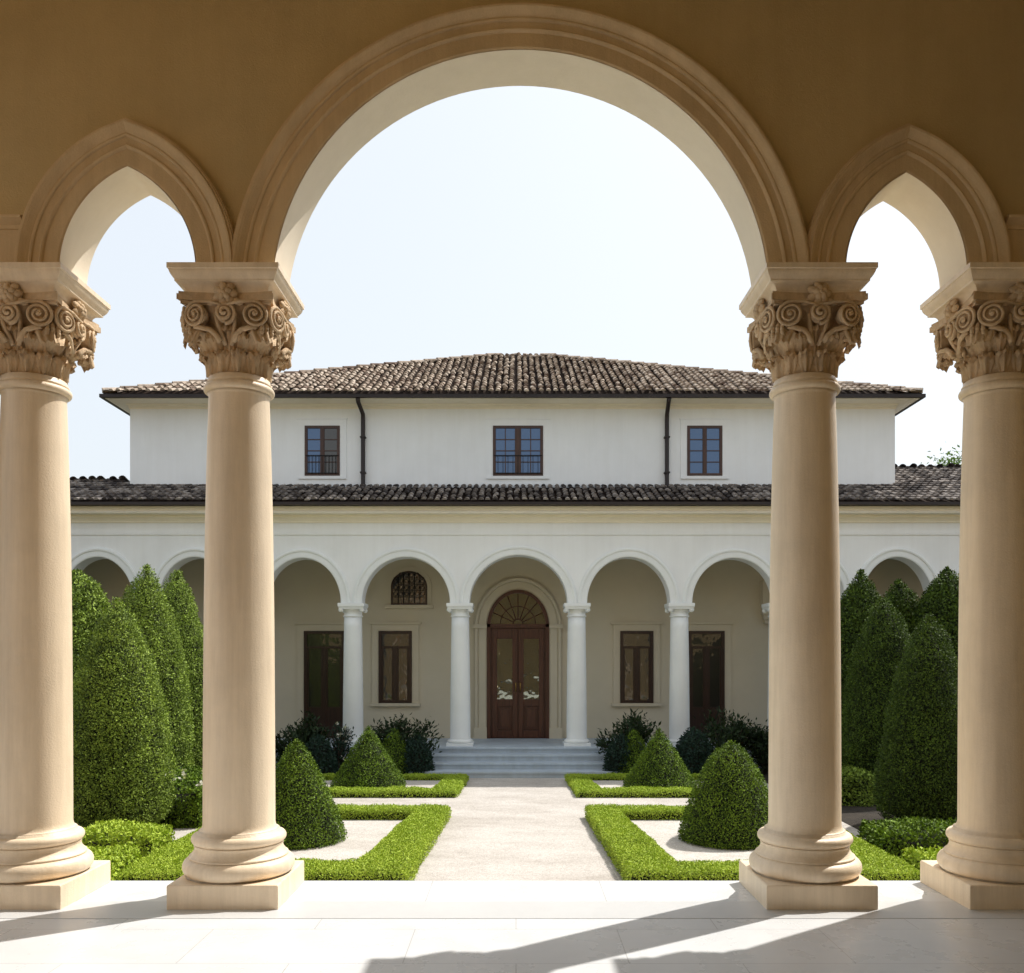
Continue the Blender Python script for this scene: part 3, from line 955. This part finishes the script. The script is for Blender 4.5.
# eaves: soffit, cove, gutter
vp('eaves_soffit', MB().prism_xy([(ex0+.03, ey+.03), (ex1-.03, ey+.03), (ex1-.03, eyb-.03), (ex0+.03, eyb-.03)], ez-.02, ez+.05), MAT['cornice'])
cv = [(UY+.005, ez-.022), (UY-.12, ez-.022), (UY-.11, ez-.04), (UY-.05, ez-.055), (UY-.03, ez-.075), (UY-.012, ez-.08), (UY-.012, ez-.095), (UY+.005, ez-.095)]
vp('eaves_moulding', MB().sweep_x(cv, ux0-.02, ux1+.02), MAT['cornice'])
gt = MB()
gt.box(ex0-.05, ex1+.05, ey-.05, ey+.03, ez-.014, ez+.05)
for xa, xb in ((ex0-.053, ex0+.03), (ex1-.03, ex1+.053)): gt.box(xa, xb, ey-.048, eyb, ez-.016, ez+.047)
vp('upper_gutter', gt, MAT['gutter'])
def tile_field(mb, O, U, Vv, width, length, pitch, step, inside, rad, rs, jit=1.0, maxlen=1e9):
    """barrel cap tiles laid on the plane O + u*U + v*V"""
    U = Vector(U).normalized(); Vv = Vector(Vv).normalized(); Nn = U.cross(Vv).normalized()
    if Nn.z < 0: Nn = -Nn
    nc = int(width/pitch); nr = int(length/step)+1; q = random.Random(rs)
    for i in range(nc):
        u = (i+.5)*pitch
        cj = q.gauss(0, .006)*jit
        for r in range(nr):
            v0 = r*step + q.gauss(0, .018)*jit; v1 = v0+step*1.22
            if not inside(u, v0+step*.45) or v0+step*1.12 > maxlen: continue
            uu = u+cj+q.gauss(0, .008)*jit; sk_ = q.gauss(0, .012)*jit; lift = abs(q.gauss(0, .008))*jit
            vs = []
            for k, (v, rr, h) in enumerate(((v0, rad*1.08, .026+lift), (v1, rad*.88, .002))):
                for j in range(6):
                    a = PI*j/5
                    p = Vector(O)+U*(uu+sk_*k-rr*math.cos(a))+Vv*v+Nn*(h+rr*math.sin(a)*.85)
                    vs.append(p)
            fs = [(j, j+1, j+7, j+6) for j in range(5)]
            fs.append((5, 4, 3, 2, 1, 0))
            mb.add(vs, fs, False)
slope_len = math.hypot(apy-ey, apz-(ez+.08))
Wd = ex1-ex0; au = apx-ex0
tl = MB()
def tri_inside(u, v):
    if v > slope_len: return False
    t = v/slope_len
    return au*t-.02 <= u <= Wd-(Wd-au)*t+.02
zt = ez+.085
tile_field(tl, (ex0, ey-.09, zt-.02), (1,0,0), (0, apy-ey, apz-zt), Wd, slope_len, .140, .24, tri_inside, .044, 3, 1.0, slope_len)
# side and back slopes
dpt = eyb-ey; am = apy-ey
for (xa, xs) in ((ex0, 1), (ex1, -1)):
    L2 = math.hypot(apx-xa, apz-zt)
    ins = (lambda L2: (lambda u, v: v < L2 and am*v/L2 <= u <= dpt-(dpt-am)*v/L2))(L2)
    tile_field(tl, (xa, ey, zt-.02), (0,1,0), (apx-xa, 0, apz-zt), dpt, L2, .19, .36, ins, .065, 5, 1.0, L2)
L3 = math.hypot(eyb-apy, apz-zt)
tile_field(tl, (ex0, eyb, zt-.02), (1,0,0), (0, apy-eyb, apz-zt), Wd, L3, .22, .4, lambda u, v: v < L3 and au*v/L3 <= u <= Wd-(Wd-au)*v/L3, .075, 6, 1.0, L3)
# hip tiles
q = random.Random(11)
for (xa, ya) in ((ex0, ey), (ex1, ey), (ex0, eyb), (ex1, eyb)):
    A = Vector((xa, ya, zt)); B = Vector((apx, apy, apz)); n = int(((B-A).length-.34)/.33)
    D = (B-A).normalized(); sd_ = D.cross(Vector((0,0,1))).normalized(); upv = sd_.cross(D)
    for k in range(n):
        P0 = A+D*(k*.33); P1 = A+D*(k*.33+.4); vs = []
        for P, rr, h in ((P0, .085, .022+q.random()*.01), (P1, .07, .008)):
            for j in range(7):
                a = PI*j/6; vs.append(P+sd_*(-rr*math.cos(a))+upv*(h+rr*math.sin(a)*.8))
        tl.add(vs, [(j, j+1, j+8, j+7) for j in range(6)] + [(6,5,4,3,2,1,0)])
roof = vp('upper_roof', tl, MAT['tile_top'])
A = (ex0, ey, zt-.015); B = (ex1, ey, zt-.015); Cc = (ex1, eyb, zt-.015); D = (ex0, eyb, zt-.015); T = (apx, apy, apz-.02)
vp('roof_bed', MB().add([A, B, Cc, D, T], [(0,1,4), (1,2,4), (2,3,4), (3,0,4)]), MAT['tile_bed'], roof)

# lower roof
lz = pz(502, EY); sl = (pz(487, UY)-lz)/(UY-EY)
lt = MB()
xl, xr = -XW-.3, XW+.3
yr_l, yr_r = 18.25, 19.75
xa, xb = ux0, ux1
def low_inside(u, v):
    x = xl+u; y = EY+v*math.cos(math.atan(sl))
    if x < xa: return y < yr_l
    if x > xb: return y < yr_r
    return y < UY-.02
tile_field(lt, (xl, EY-.07, lz+.0), (1,0,0), (0, 1, sl), xr-xl, 3.9, .132, .22, low_inside, .044, 8, .9)
q = random.Random(5)
for x0_, x1_, yr in ((xl, xa, yr_l), (xb, xr, yr_r)):
    zr = lz+sl*(yr-EY)
    n = int((x1_-x0_)/.32)
    for k in range(n):
        x = x0_+k*.32; vs = []
        for X, rr in ((x, .1), (x+.38, .085)):
            for j in range(7):
                a = PI*j/6; vs.append((X, yr-rr*math.cos(a), zr+.02+rr*math.sin(a)*.8+q.random()*.01))
        lt.add(vs, [(j, j+7, j+8, j+1) for j in range(6)])
    # far slope
    tile_field(lt, (x0_, yr+(yr-EY)*.9, lz+sl*(yr-EY)*.1), (1,0,0), (0, -1, sl), x1_-x0_, (yr-EY)*.9*math.sqrt(1+sl*sl), .2, .36, lambda u, v: True, .08, 9)
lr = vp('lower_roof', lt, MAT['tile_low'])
lb = MB()
def slab_(x0_, x1_, yr):
    zr = lz+sl*(yr-EY)-.012
    lb.add([(x0_, EY-.02, lz-.012), (x1_, EY-.02, lz-.012), (x1_, yr, zr), (x0_, yr, zr)], [(0,1,2,3)])
    if yr > UY:
        lb.add([(x0_, yr, zr), (x1_, yr, zr), (x1_, 2*yr-EY, lz), (x0_, 2*yr-EY, lz)], [(0,1,2,3)])
slab_(xl, xa, yr_l); slab_(xa, xb, UY+.05); slab_(xb, xr, yr_r)
vp('roof_bed', lb, MAT['tile_bed'], lr)
vp('wing_wall', MB().box(-XW, ux0-.003, BY+.253, 2*yr_l-EY-.2, G, lz-.02).box(ux1+.003, XW, BY+.253, 2*yr_r-EY-.2, G, lz-.02).box(ux0, ux1, BY+.253, UB-.02, G, 4.398), MAT['plaster'])
vp('lower_gutter', MB().box(xl-.02, xr+.02, EY-.10, EY+.045, lz-.064, lz-.012), MAT['gutter'])

# upper windows
def upper_window(x0, x1, y0, y1, open_right=False):
    X0, X1 = px(x0, UY), px(x1, UY); Z0, Z1 = pz(y1, UY), pz(y0, UY); y = UY
    t = .05; f = MB(); m = (X0+X1)/2; mw = .055 if X1-X0 > .85 else .035
    f.box(X0, X0+t, y-.035, y+.01, Z0, Z1).box(X1-t, X1, y-.035, y+.01, Z0, Z1).box(X0+t, X1-t, y-.035, y+.01, Z1-t, Z1).box(X0+t, X1-t, y-.035, y+.01, Z0, Z0+t)
    f.box(m-mw, m+mw, y-.038, y+.01, Z0+t, Z1-t)
    w_ = vp('window', f, MAT['frame'])
    for k, (a, b) in enumerate(((X0+t, m-mw), (m+mw, X1-t))):
        dark = open_right and k == 1
        vp('pane', MB().box(a, b, y-.012, y+.006, Z0+t, Z1-t), MAT['glass_low'] if dark else MAT['glass_up'], w_)
        gb = MB()
        for j in (1, 2, 3):
            z = Z0+t+(Z1-Z0-2*t)*j/4; gb.box(a, b, y-.024, y-.010, z-.009, z+.009)
        gb.box(a, a+.007, y-.0235, y-.010, Z0+t, Z1-t).box(b-.007, b, y-.0235, y-.010, Z0+t, Z1-t)
        if X1-X0 > .85: gb.box((a+b)/2-.009, (a+b)/2+.009, y-.0245, y-.010, Z0+t, Z1-t)
        vp('glazing_bars', gb, MAT['frame'], w_)
    s = MB(); g = .13
    s.box(X0-g, X0-.002, y-.02, y+.01, Z0, Z1).box(X1+.002, X1+g, y-.02, y+.01, Z0, Z1).box(X0-g, X1+g, y-.021, y+.01, Z1+.001, Z1+g)
    s.box(X0-g-.02, X1+g+.02, y-.032, y+.01, Z1+g+.001, Z1+g+.025).box(X0-g, X1+g, y-.03, y+.01, Z0-.06, Z0-.001)
    vp('surround', s, MAT['plaster'], w_)
    # low iron guard in front of the panes
    gi = MB()
    if not (x0 > 600):
        for k in range(9):
            x = X0+t+(X1-X0-2*t)*(k+.5)/9
            gi.tube([(x, y-.05, Z0+.03), (x, y-.05, Z0+.40)], .005, 5)
        gi.tube([(X0+.02, y-.05, Z0+.40), (X1-.02, y-.05, Z0+.40)], .008, 6)
        gi.tube([(X0+.02, y-.05, Z0+.05), (X1-.02, y-.05, Z0+.05)], .008, 6)
        vp('iron_guard', gi, MAT['iron'], w_)
upper_window(305, 340, 426, 476, True)
upper_window(493, 543, 426, 476)
upper_window(687, 722, 426, 476)
for x in (363, 667):
    X = px(x, UY-.08); y = UY-.075
    d = MB().tube([(X-.03, ey+.0, ez-.02), (X-.03, ey+.05, ez-.08), (X, y-.01, ez-.22), (X, y, ez-.32), (X, y, 5.06), (X-.03, y-.05, 5.0)], .042, 10)
    dp = vp('downspout', d, MAT['gutter'])
    for z in (5.3, 6.0): vp('bracket', MB().box(X-.055, X+.055, y-.05, UY, z, z+.025), MAT['gutter'], dp)

# ================================================================== garden
def hedge_frame_mesh(outer, inner, h, dens, size, seed):
    """clipped ring hedge between two quads (x,y), from ground G"""
    g = np.random.default_rng(seed); P = []; NN = []
    O = [np.array(p) for p in outer]; I = [np.array(p) for p in inner]
    def quad(a, b, c, d):
        area = np.linalg.norm(b-a)*np.linalg.norm(d-a); k = int(area*dens)+4
        s, t = g.uniform(0,1,(k,1)), g.uniform(0,1,(k,1))
        p = (a*(1-s)+b*s)*(1-t)+(d*(1-s)+c*s)*t
        drop = .035*np.maximum(0, np.abs(t[:,0]*2-1)-.82)/.18
        z = h-drop
        P.append(np.column_stack([p, z])); NN.append(np.tile([0,0,1.], (k,1)))
    def side(a, b, nrm):
        L = np.linalg.norm(b-a); k = int(L*h*dens*.62)+4  # side leaves thinned so the dark-painted core reads as shade
        s = g.uniform(0,1,(k,1)); z = g.uniform(.0, h, k)
        p = a*(1-s)+b*s
        inw = .030*np.maximum(0, z/h-.75)/.25
        p = p - nrm*inw[:,None]
        P.append(np.column_stack([p, z])); NN.append(np.tile([nrm[0], nrm[1], .25], (k,1)))
    cv = []; cf = []
    cen = sum(O)/4
    for i in range(4):
        j = (i+1)%4
        quad(O[i], O[j], I[j], I[i])
        e = O[j]-O[i]; nr = np.array([e[1], -e[0]])/np.linalg.norm(e)
        if np.dot(nr, (O[i]+O[j])/2-cen) < 0: nr = -nr
        side(O[i], O[j], nr); side(I[i], I[j], -nr)
        s_ = .03
        o0 = O[i]*1.0; base = len(cv)
        def ins(p, q_): return p+(q_-p)*.08
        oi, oj, ii, ij = ins(O[i], I[i]), ins(O[j], I[j]), ins(I[i], O[i]), ins(I[j], O[j])
        for p in (oi, oj, ij, ii): cv.append((p[0], p[1], 0))
        for p in (oi, oj, ij, ii): cv.append((p[0], p[1], h-.04))
        for f in ((4,5,6,7), (0,1,5,4), (2,3,7,6)): cf.append(tuple(base+x for x in f))
    P = np.concatenate(P); NN = np.concatenate(NN)
    off = .012*value_noise(P, 9, seed)+.010*value_noise(P, 23, seed+3)+g.uniform(-.03, .008, len(P))
    P = P+NN*off[:,None]
    return leaves_mesh('hedge', P, NN, size, .75, .6, (cv, cf), .15, seed)

def hedge(name, outer, inner, h, label, group, dens=13000, size=.018, seed=1, mat='box'):
    c = (sum(p[0] for p in outer)/4, sum(p[1] for p in outer)/4)
    me = hedge_frame_mesh([(x-c[0], y-c[1]) for x, y in outer], [(x-c[0], y-c[1]) for x, y in inner], h, dens, size, seed)
    o = link(name, me, MAT[mat]); o.location = (c[0], c[1], G)
    return tag(o, label, 'hedge', group)
HG = 'low clipped box hedges framing the gravel beds'
H = .16
def sx(pts, s): return [(s*x, y) for x, y in pts]
near_o = [(-3.62, 8.10), (-.985, 8.12), (-.855, 11.75), (-3.62, 11.75)]
near_i = [(-3.15, 8.62), (-1.52, 8.62), (-1.30, 11.36), (-3.15, 11.36)]
far_o = [(-3.62, 13.35), (-.875, 13.35), (-.80, 15.25), (-3.62, 15.25)]
far_i = [(-3.2, 13.72), (-1.28, 13.72), (-1.17, 14.95), (-3.2, 14.95)]
hedge('box_hedge', near_o, near_i, H, 'near left low hedge frame around the gravel bed beside the path', HG, seed=21)
hedge('box_hedge', [(3.70,8.10),(1.02,8.12),(.90,11.75),(3.70,11.75)], [(3.25,8.62),(1.55,8.62),(1.33,11.36),(3.25,11.36)], H, 'near right low hedge frame around the gravel bed beside the path', HG, seed=22)
hedge('box_hedge', far_o, far_i, H*.64, 'far left low hedge frame just before the entrance steps', HG, seed=23, dens=9500, size=.021)
hedge('box_hedge', sx([(x-.03, y) for x, y in far_o], -1), sx([(x-.03, y) for x, y in far_i], -1), H*.64, 'far right low hedge frame just before the entrance steps', HG, seed=24, dens=9500, size=.021)
# white gravel inside the beds
bd = MB()
for pts in (near_i, far_i, [(3.25,8.62),(1.55,8.62),(1.33,11.36),(3.25,11.36)], [(3.23,13.72),(1.31,13.72),(1.20,14.95),(3.23,14.95)]):
    cx = sum(p[0] for p in pts)/4; cy = sum(p[1] for p in pts)/4
    q4 = [(cx+(x-cx)*1.06, cy+(y-cy)*1.06) for x, y in pts]
    if pts[0][0] > pts[1][0]: q4 = q4[::-1]
    bd.prism_xy(q4, G-.05, G+.035)
structure('bed_gravel', bd, MAT['bed'])

# irregular low hedges at the sides
def lumpy_hedge(name, x0, x1, y0, y1, h, label, group, seed, mat='box', lump=.05, size=.036, dens=4200):
    g = np.random.default_rng(seed); P = []; NN = []
    L, W_ = x1-x0, y1-y0
    k = int(L*W_*dens); s = g.uniform(-.5,.5,(k,2))
    e = np.maximum(np.abs(s[:,0])*2, np.abs(s[:,1])*2)
    z = h*(1-.25*np.maximum(0, e-.7)/.3)
    P.append(np.column_stack([s[:,0]*L, s[:,1]*W_, z])); NN.append(np.tile([0,0,1.], (k,1)))
    for axis in (0, 1):
        for sg in (-1, 1):
            ln = W_ if axis == 0 else L; k = int(ln*h*dens*1.2)
            t = g.uniform(-.5,.5,k); z = g.uniform(0,h,k)
            a = np.full(k, sg*.5*(L if axis == 0 else W_)) - sg*.05*np.maximum(0, z/h-.6)/.4
            P.append(np.column_stack([a, t*W_, z]) if axis == 0 else np.column_stack([t*L, a, z]))
            n_ = np.array([sg, 0, .3]) if axis == 0 else np.array([0, sg, .3])
            NN.append(np.tile(n_, (k,1)))
    P = np.concatenate(P); NN = np.concatenate(NN)
    P = P + NN*((lump*value_noise(P, 5, seed)+lump*.4*value_noise(P, 14, seed+1))[:,None]) + g.normal(size=P.shape)*.012
    core = []
    m = MB().box(-L/2+.05, L/2-.05, -W_/2+.05, W_/2-.05, 0, h-.09)
    me = leaves_mesh(name, P, NN, size, .85, .6, (m.v, m.f), .25, seed)
    o = link(name, me, MAT[mat]); o.location = ((x0+x1)/2, (y0+y1)/2, G)
    return tag(o, label, 'hedge', group)
SG = 'loose low hedges beside the columns'
lumpy_hedge('low_hedge', -4.35, -3.66, 7.75, 8.7, .27, 'loose yellow green low hedge nearest the terrace between the two left columns', SG, 31)
lumpy_hedge('low_hedge', -4.55, -3.70, 9.1, 9.75, .30, 'second loose low hedge behind the nearest one, at the foot of the left conical tree', SG, 32)
lumpy_hedge('low_hedge', -4.75, -3.85, 11.0, 12.9, .50, 'taller bushy hedge with white blossoms left of the near left column', SG, 33, mat='box_deep', lump=.07)
lumpy_hedge('low_hedge', 3.74, 4.45, 7.75, 8.7, .27, 'loose yellow green low hedge nearest the terrace between the two right columns', SG, 34)
lumpy_hedge('low_hedge', 3.76, 4.8, 9.15, 9.85, .31, 'second loose low hedge behind the nearest one, before the dark right trees', SG, 35, mat='box_deep')
lumpy_hedge('low_hedge', 4.4, 5.0, 12.6, 13.6, .45, 'dark low hedge in the shade at the foot of the right conical trees', SG, 36, mat='cyp')

# topiary cones
def topiary(prof_fn, Rr, Ht, x, y, label, mat='box_deep', seed=1, size=.021, dens=9000, lump=.010, tip=.05, extra=0):
    prof = prof_fn(Rr, Ht)
    P, NN = revolve_points(prof, dens, lump, 8, seed, .045); P += NN*(.005*value_noise(P, 26, seed+4))[:,None]
    if extra:
        g = np.random.default_rng(seed+9); k = extra
        a = g.uniform(0, 2*PI, k); rr = g.uniform(0, .09, k)
        P = np.concatenate([P, np.column_stack([rr*np.cos(a), rr*np.sin(a), Ht-rr*1.2-g.uniform(0,.05,k)])])
        NN = np.concatenate([NN, np.tile([0,0,1.], (k,1))])
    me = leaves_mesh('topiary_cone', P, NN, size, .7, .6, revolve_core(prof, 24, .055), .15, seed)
    o = link('topiary_cone', me, MAT[mat]); o.location = (x, y, G); o.rotation_euler[2] = seed
    return tag(o, label, 'topiary', 'clipped topiary cones in the gravel beds')
topiary(lambda r, h: conehedge(r, h, .30), .525, 1.17, px(297, 10.1), 10.1, 'large pointed topiary cone just right of the near left column', seed=41, extra=160)
topiary(lambda r, h: conehedge(r, h, .50), .575, 1.14, px(730, 10.2), 10.15, 'large rounded topiary dome just left of the near right column', seed=42, extra=120)
topiary(lambda r, h: conehedge(r, h, .08), .57, .99, px(368, 14.2), 14.25, 'smaller sunlit pointed topiary cone in the far left bed', seed=43, dens=7000, size=.024, extra=120)
topiary(lambda r, h: conehedge(r, h, .06), .56, .95, px(660, 14.2), 14.25, 'smaller sunlit pointed topiary cone in the far right bed', seed=44, dens=7000, size=.024, extra=60)
topiary(lambda r, h: conehedge(r, h, .45), .36, .82, px(394, 15.75), 15.75, 'shaded topiary cone behind the far left bed', seed=45, dens=7000, size=.024)
topiary(lambda r, h: conehedge(r, h, .35), .40, .82, px(633, 15.75), 15.75, 'shaded topiary cone behind the far right bed', seed=46, dens=7000, size=.024)

# conical trees
def cone_tree(Rr, Ht, x, y, label, seed, mat='cyp', size=.028, dens=8000, lump=.035, p=1.9, q=.72, group='tall conical trees at the garden sides'):
    t = thing('conical_tree', label, 'tree', (x, y, G), group)
    prof = bullet(Rr, Ht-.12, p, q)
    prof = [(r, z+.12) for r, z in prof]
    P, NN = revolve_points(prof, dens, lump, 4.5, seed, .08)
    P += NN*(.020*value_noise(P, 13, seed+2)+.012*value_noise(P, 31, seed+3))[:,None]
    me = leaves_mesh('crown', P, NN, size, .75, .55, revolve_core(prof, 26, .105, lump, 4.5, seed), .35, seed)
    o = link('crown', me, MAT[mat], t)
    tr = MB().tube([(0,0,-.05), (.01,0,.3), (0,.01,Ht*.6)], [.075,.065,.02], 10)
    local('trunk', tr, MAT['bark'], t)
    return t
cone_tree(.60, 2.80, px(117, 10.8), 10.8, 'nearest conical tree on the left, broad and full with a lit right edge', 51, dens=10000, size=.025, p=2.3, q=.8)
cone_tree(.62, 3.42, px(147, 13.0), 13.0, 'second conical tree on the left, rising behind the nearest one', 52, p=2.6, q=.75)
cone_tree(.62, 3.50, px(177, 14.9), 14.9, 'third conical tree on the left, beside the near left column', 53, p=2.2)
cone_tree(.85, 3.52, px(74, 15.2), 15.3, 'broad leafy tree at the back left, seen over the nearest conical tree', 54, lump=.09, p=2.4, q=.6, size=.045, dens=4500)
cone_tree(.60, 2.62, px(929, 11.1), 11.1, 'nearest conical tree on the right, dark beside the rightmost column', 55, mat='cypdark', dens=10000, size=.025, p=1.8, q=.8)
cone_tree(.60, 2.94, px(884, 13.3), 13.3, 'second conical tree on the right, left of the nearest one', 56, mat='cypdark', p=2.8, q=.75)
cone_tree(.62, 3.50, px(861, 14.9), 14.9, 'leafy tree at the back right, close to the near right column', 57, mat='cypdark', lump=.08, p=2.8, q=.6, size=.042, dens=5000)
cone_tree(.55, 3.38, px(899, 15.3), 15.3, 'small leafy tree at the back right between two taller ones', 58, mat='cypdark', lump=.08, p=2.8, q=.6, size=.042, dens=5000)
cone_tree(.70, 3.58, px(946, 15.0), 15.0, 'leafy tree at the far right back, seen over the nearest conical tree', 59, mat='cypdark', lump=.09, p=2.4, q=.6, size=.045, dens=4500)

# dark shrubs in front of the loggia
def shrub(Rr, Ht, x, y, label, seed, mat='bush', n=2600, size=.09, flowers=0, name='shrub', group='dark shrubs along the loggia', loose=.6):
    t = thing(name, label, 'shrub', (x, y, G), group)
    g = np.random.default_rng(seed)
    stems = MB(); P = []; NN = []; tips = []
    ns = 26
    for k in range(ns):
        a = g.uniform(0, 2*PI); lean = g.uniform(.1, 1)**.7*Rr; hh = Ht*g.uniform(.65, 1.0)*(1-.35*(lean/Rr)**2)
        pts = [(0,0,0), (lean*.35*math.cos(a), lean*.35*math.sin(a), hh*.45), (lean*.75*math.cos(a), lean*.75*math.sin(a), hh*.8), (lean*math.cos(a), lean*math.sin(a), hh)]
        stems.tube(pts, [.014,.011,.008,.004], 5)
        A = np.array(pts); k2 = n//ns
        u = g.uniform(.12, 1, k2)**.8*3; i = np.minimum(u.astype(int), 2); f = (u-i)[:,None]
        p = A[i]*(1-f)+A[i+1]*f + g.normal(size=(k2,3))*np.array([.075,.075,.05])*(Rr/.6)
        p[:,2] = np.maximum(p[:,2], .02)
        d = p-np.array([0,0,Ht*.25]); d /= np.linalg.norm(d, axis=1)[:,None]
        P.append(p); NN.append(d); tips.append(pts[-1])
    P = np.concatenate(P); NN = np.concatenate(NN)
    me = leaves_mesh('foliage', P, NN, size, loose, .38, None, .35, seed)
    link('foliage', me, MAT[mat], t)
    local('stems', stems, MAT['bark'], t)
    if flowers:
        idx = g.choice(len(P), flowers, replace=False)
        fp = P[idx]+NN[idx]*.05
        fp = np.repeat(fp, 7, 0)+g.normal(size=(flowers*7,3))*.012
        link('blossoms', leaves_mesh('blossoms', fp, np.tile([0,-.3,1.], (len(fp),1)), .045, 1.0, .8, None, 0, seed), MAT['petal'], t)
    return t
shrub(.56, 1.12, px(303, 16.0), 16.05, 'dark spiky shrub before the left french door', 61)
shrub(.62, 1.14, px(405, 16.1), 16.15, 'wide dark shrub under the rectangular window left of the steps', 62)
shrub(.60, 1.12, px(631, 16.1), 16.15, 'wide dark shrub under the window right of the steps', 63)
shrub(.68, 1.16, px(728, 16.0), 16.05, 'dark bushy shrub before the right french door', 64, n=3200)
shrub(.45, .95, px(765, 16.0), 16.0, 'small dark shrub beside the near right column', 65, n=1800)
shrub(.34, .95, px(338, 15.9), 15.95, 'slender pale blossoming shrub at the foot of the left loggia column', 66, n=1400, size=.06, flowers=26, mat='blue')
shrub(.40, .62, px(288, 15.5), 15.6, 'low dark green shrub behind the large left topiary cone', 67, n=1800, size=.07, flowers=8)
def ballshrub(Rr, Ht, x, y, label, seed, mat='blue'):
    prof = bullet(Rr, Ht, 2.0, .62)
    P, NN = revolve_points(prof, 2600, .02, 7, seed, .04)
    me = leaves_mesh('round_shrub', P, NN, .05, .8, .5, revolve_core(prof, 20, .05), .2, seed)
    o = link('round_shrub', me, MAT[mat]); o.location = (x, y, G)
    return tag(o, label, 'shrub', 'small dark rounded shrubs near the steps')
ballshrub(.28, .72, px(419, 16.0), 15.72, 'small dark rounded shrub at the left end of the steps', 71)
ballshrub(.27, .74, px(619, 16.0), 15.72, 'small dark rounded shrub at the right end of the steps', 72)
ballshrub(.34, .74, px(322, 15.8), 15.45, 'small dark rounded shrub between the two left topiary cones', 73)
ballshrub(.36, .86, px(690, 15.9), 15.6, 'small dark pointed shrub between the two right topiary cones', 74)
g_ = np.random.default_rng(5)
fp = np.column_stack([g_.uniform(-.4,.4,14), g_.uniform(-.9,.5,14), np.full(14, .53)])
fp = np.repeat(fp, 9, 0)+g_.normal(size=(126,3))*.014
wh = [o for o in C.objects if o.get('label','').startswith('taller bushy hedge')][0]
link('blossoms', leaves_mesh('blossoms', fp, np.tile([0,-.3,1.], (126,1)), .05, 1.0, .8, None, 0, 6), MAT['petal'], wh)
# distant tree behind the right wing
def far_tree(x, y, Ht, Rr, label, seed):
    t = thing('distant_tree', label, 'tree', (x, y, G), 'trees behind the villa')
    g = np.random.default_rng(seed); m = MB(); cl = []
    m.tube([(0,0,-.1), (.1,.05,Ht*.3), (.05,.1,Ht*.62), (.1,0,Ht*.85)], [.26,.2,.13,.05], 9)
    for k in range(26):
        a = g.uniform(0, 2*PI); z0 = Ht*g.uniform(.32, .7); ln = Rr*g.uniform(.4, 1); z1 = min(Ht*.97, z0+Ht*g.uniform(.08, .28))
        p1 = (ln*math.cos(a), ln*math.sin(a), z1)
        m.tube([(.05,.03,z0), (ln*.5*math.cos(a), ln*.5*math.sin(a), z0+(z1-z0)*.6), p1], [.07,.05,.02], 6)
        cl.append(p1)
    for k in range(20):
        a = g.uniform(0, 2*PI); cl.append((Rr*.5*math.cos(a), Rr*.5*math.sin(a), Ht*g.uniform(.72, .96)))
    P = np.concatenate([np.array(c)+g.normal(size=(520,3))*Rr*.16 for c in cl])
    d = P-np.array([0,0,Ht*.6]); d /= np.linalg.norm(d, axis=1)[:,None]
    link('crown', leaves_mesh('crown', P, d, .15, .9, .5, None, .2, seed), MAT['farleaf'], t)
    local('trunk', m, MAT['bark'], t)
far_tree(px(968, 34), 34, pz(460, 34)-G, 2.0, 'distant green tree whose top shows over the right wing roof', 81)

# ------------------------------------------------------------------ render settings
sc = bpy.context.scene
sc.render.engine = 'CYCLES'
sc.view_settings.view_transform = 'Standard'; sc.view_settings.look = 'None'; sc.view_settings.exposure = 0
sc.cycles.use_denoising = True
sc.cycles.max_bounces = 8; sc.cycles.diffuse_bounces = 6; sc.cycles.glossy_bounces = 3
sc.cycles.sample_clamp_indirect = 8
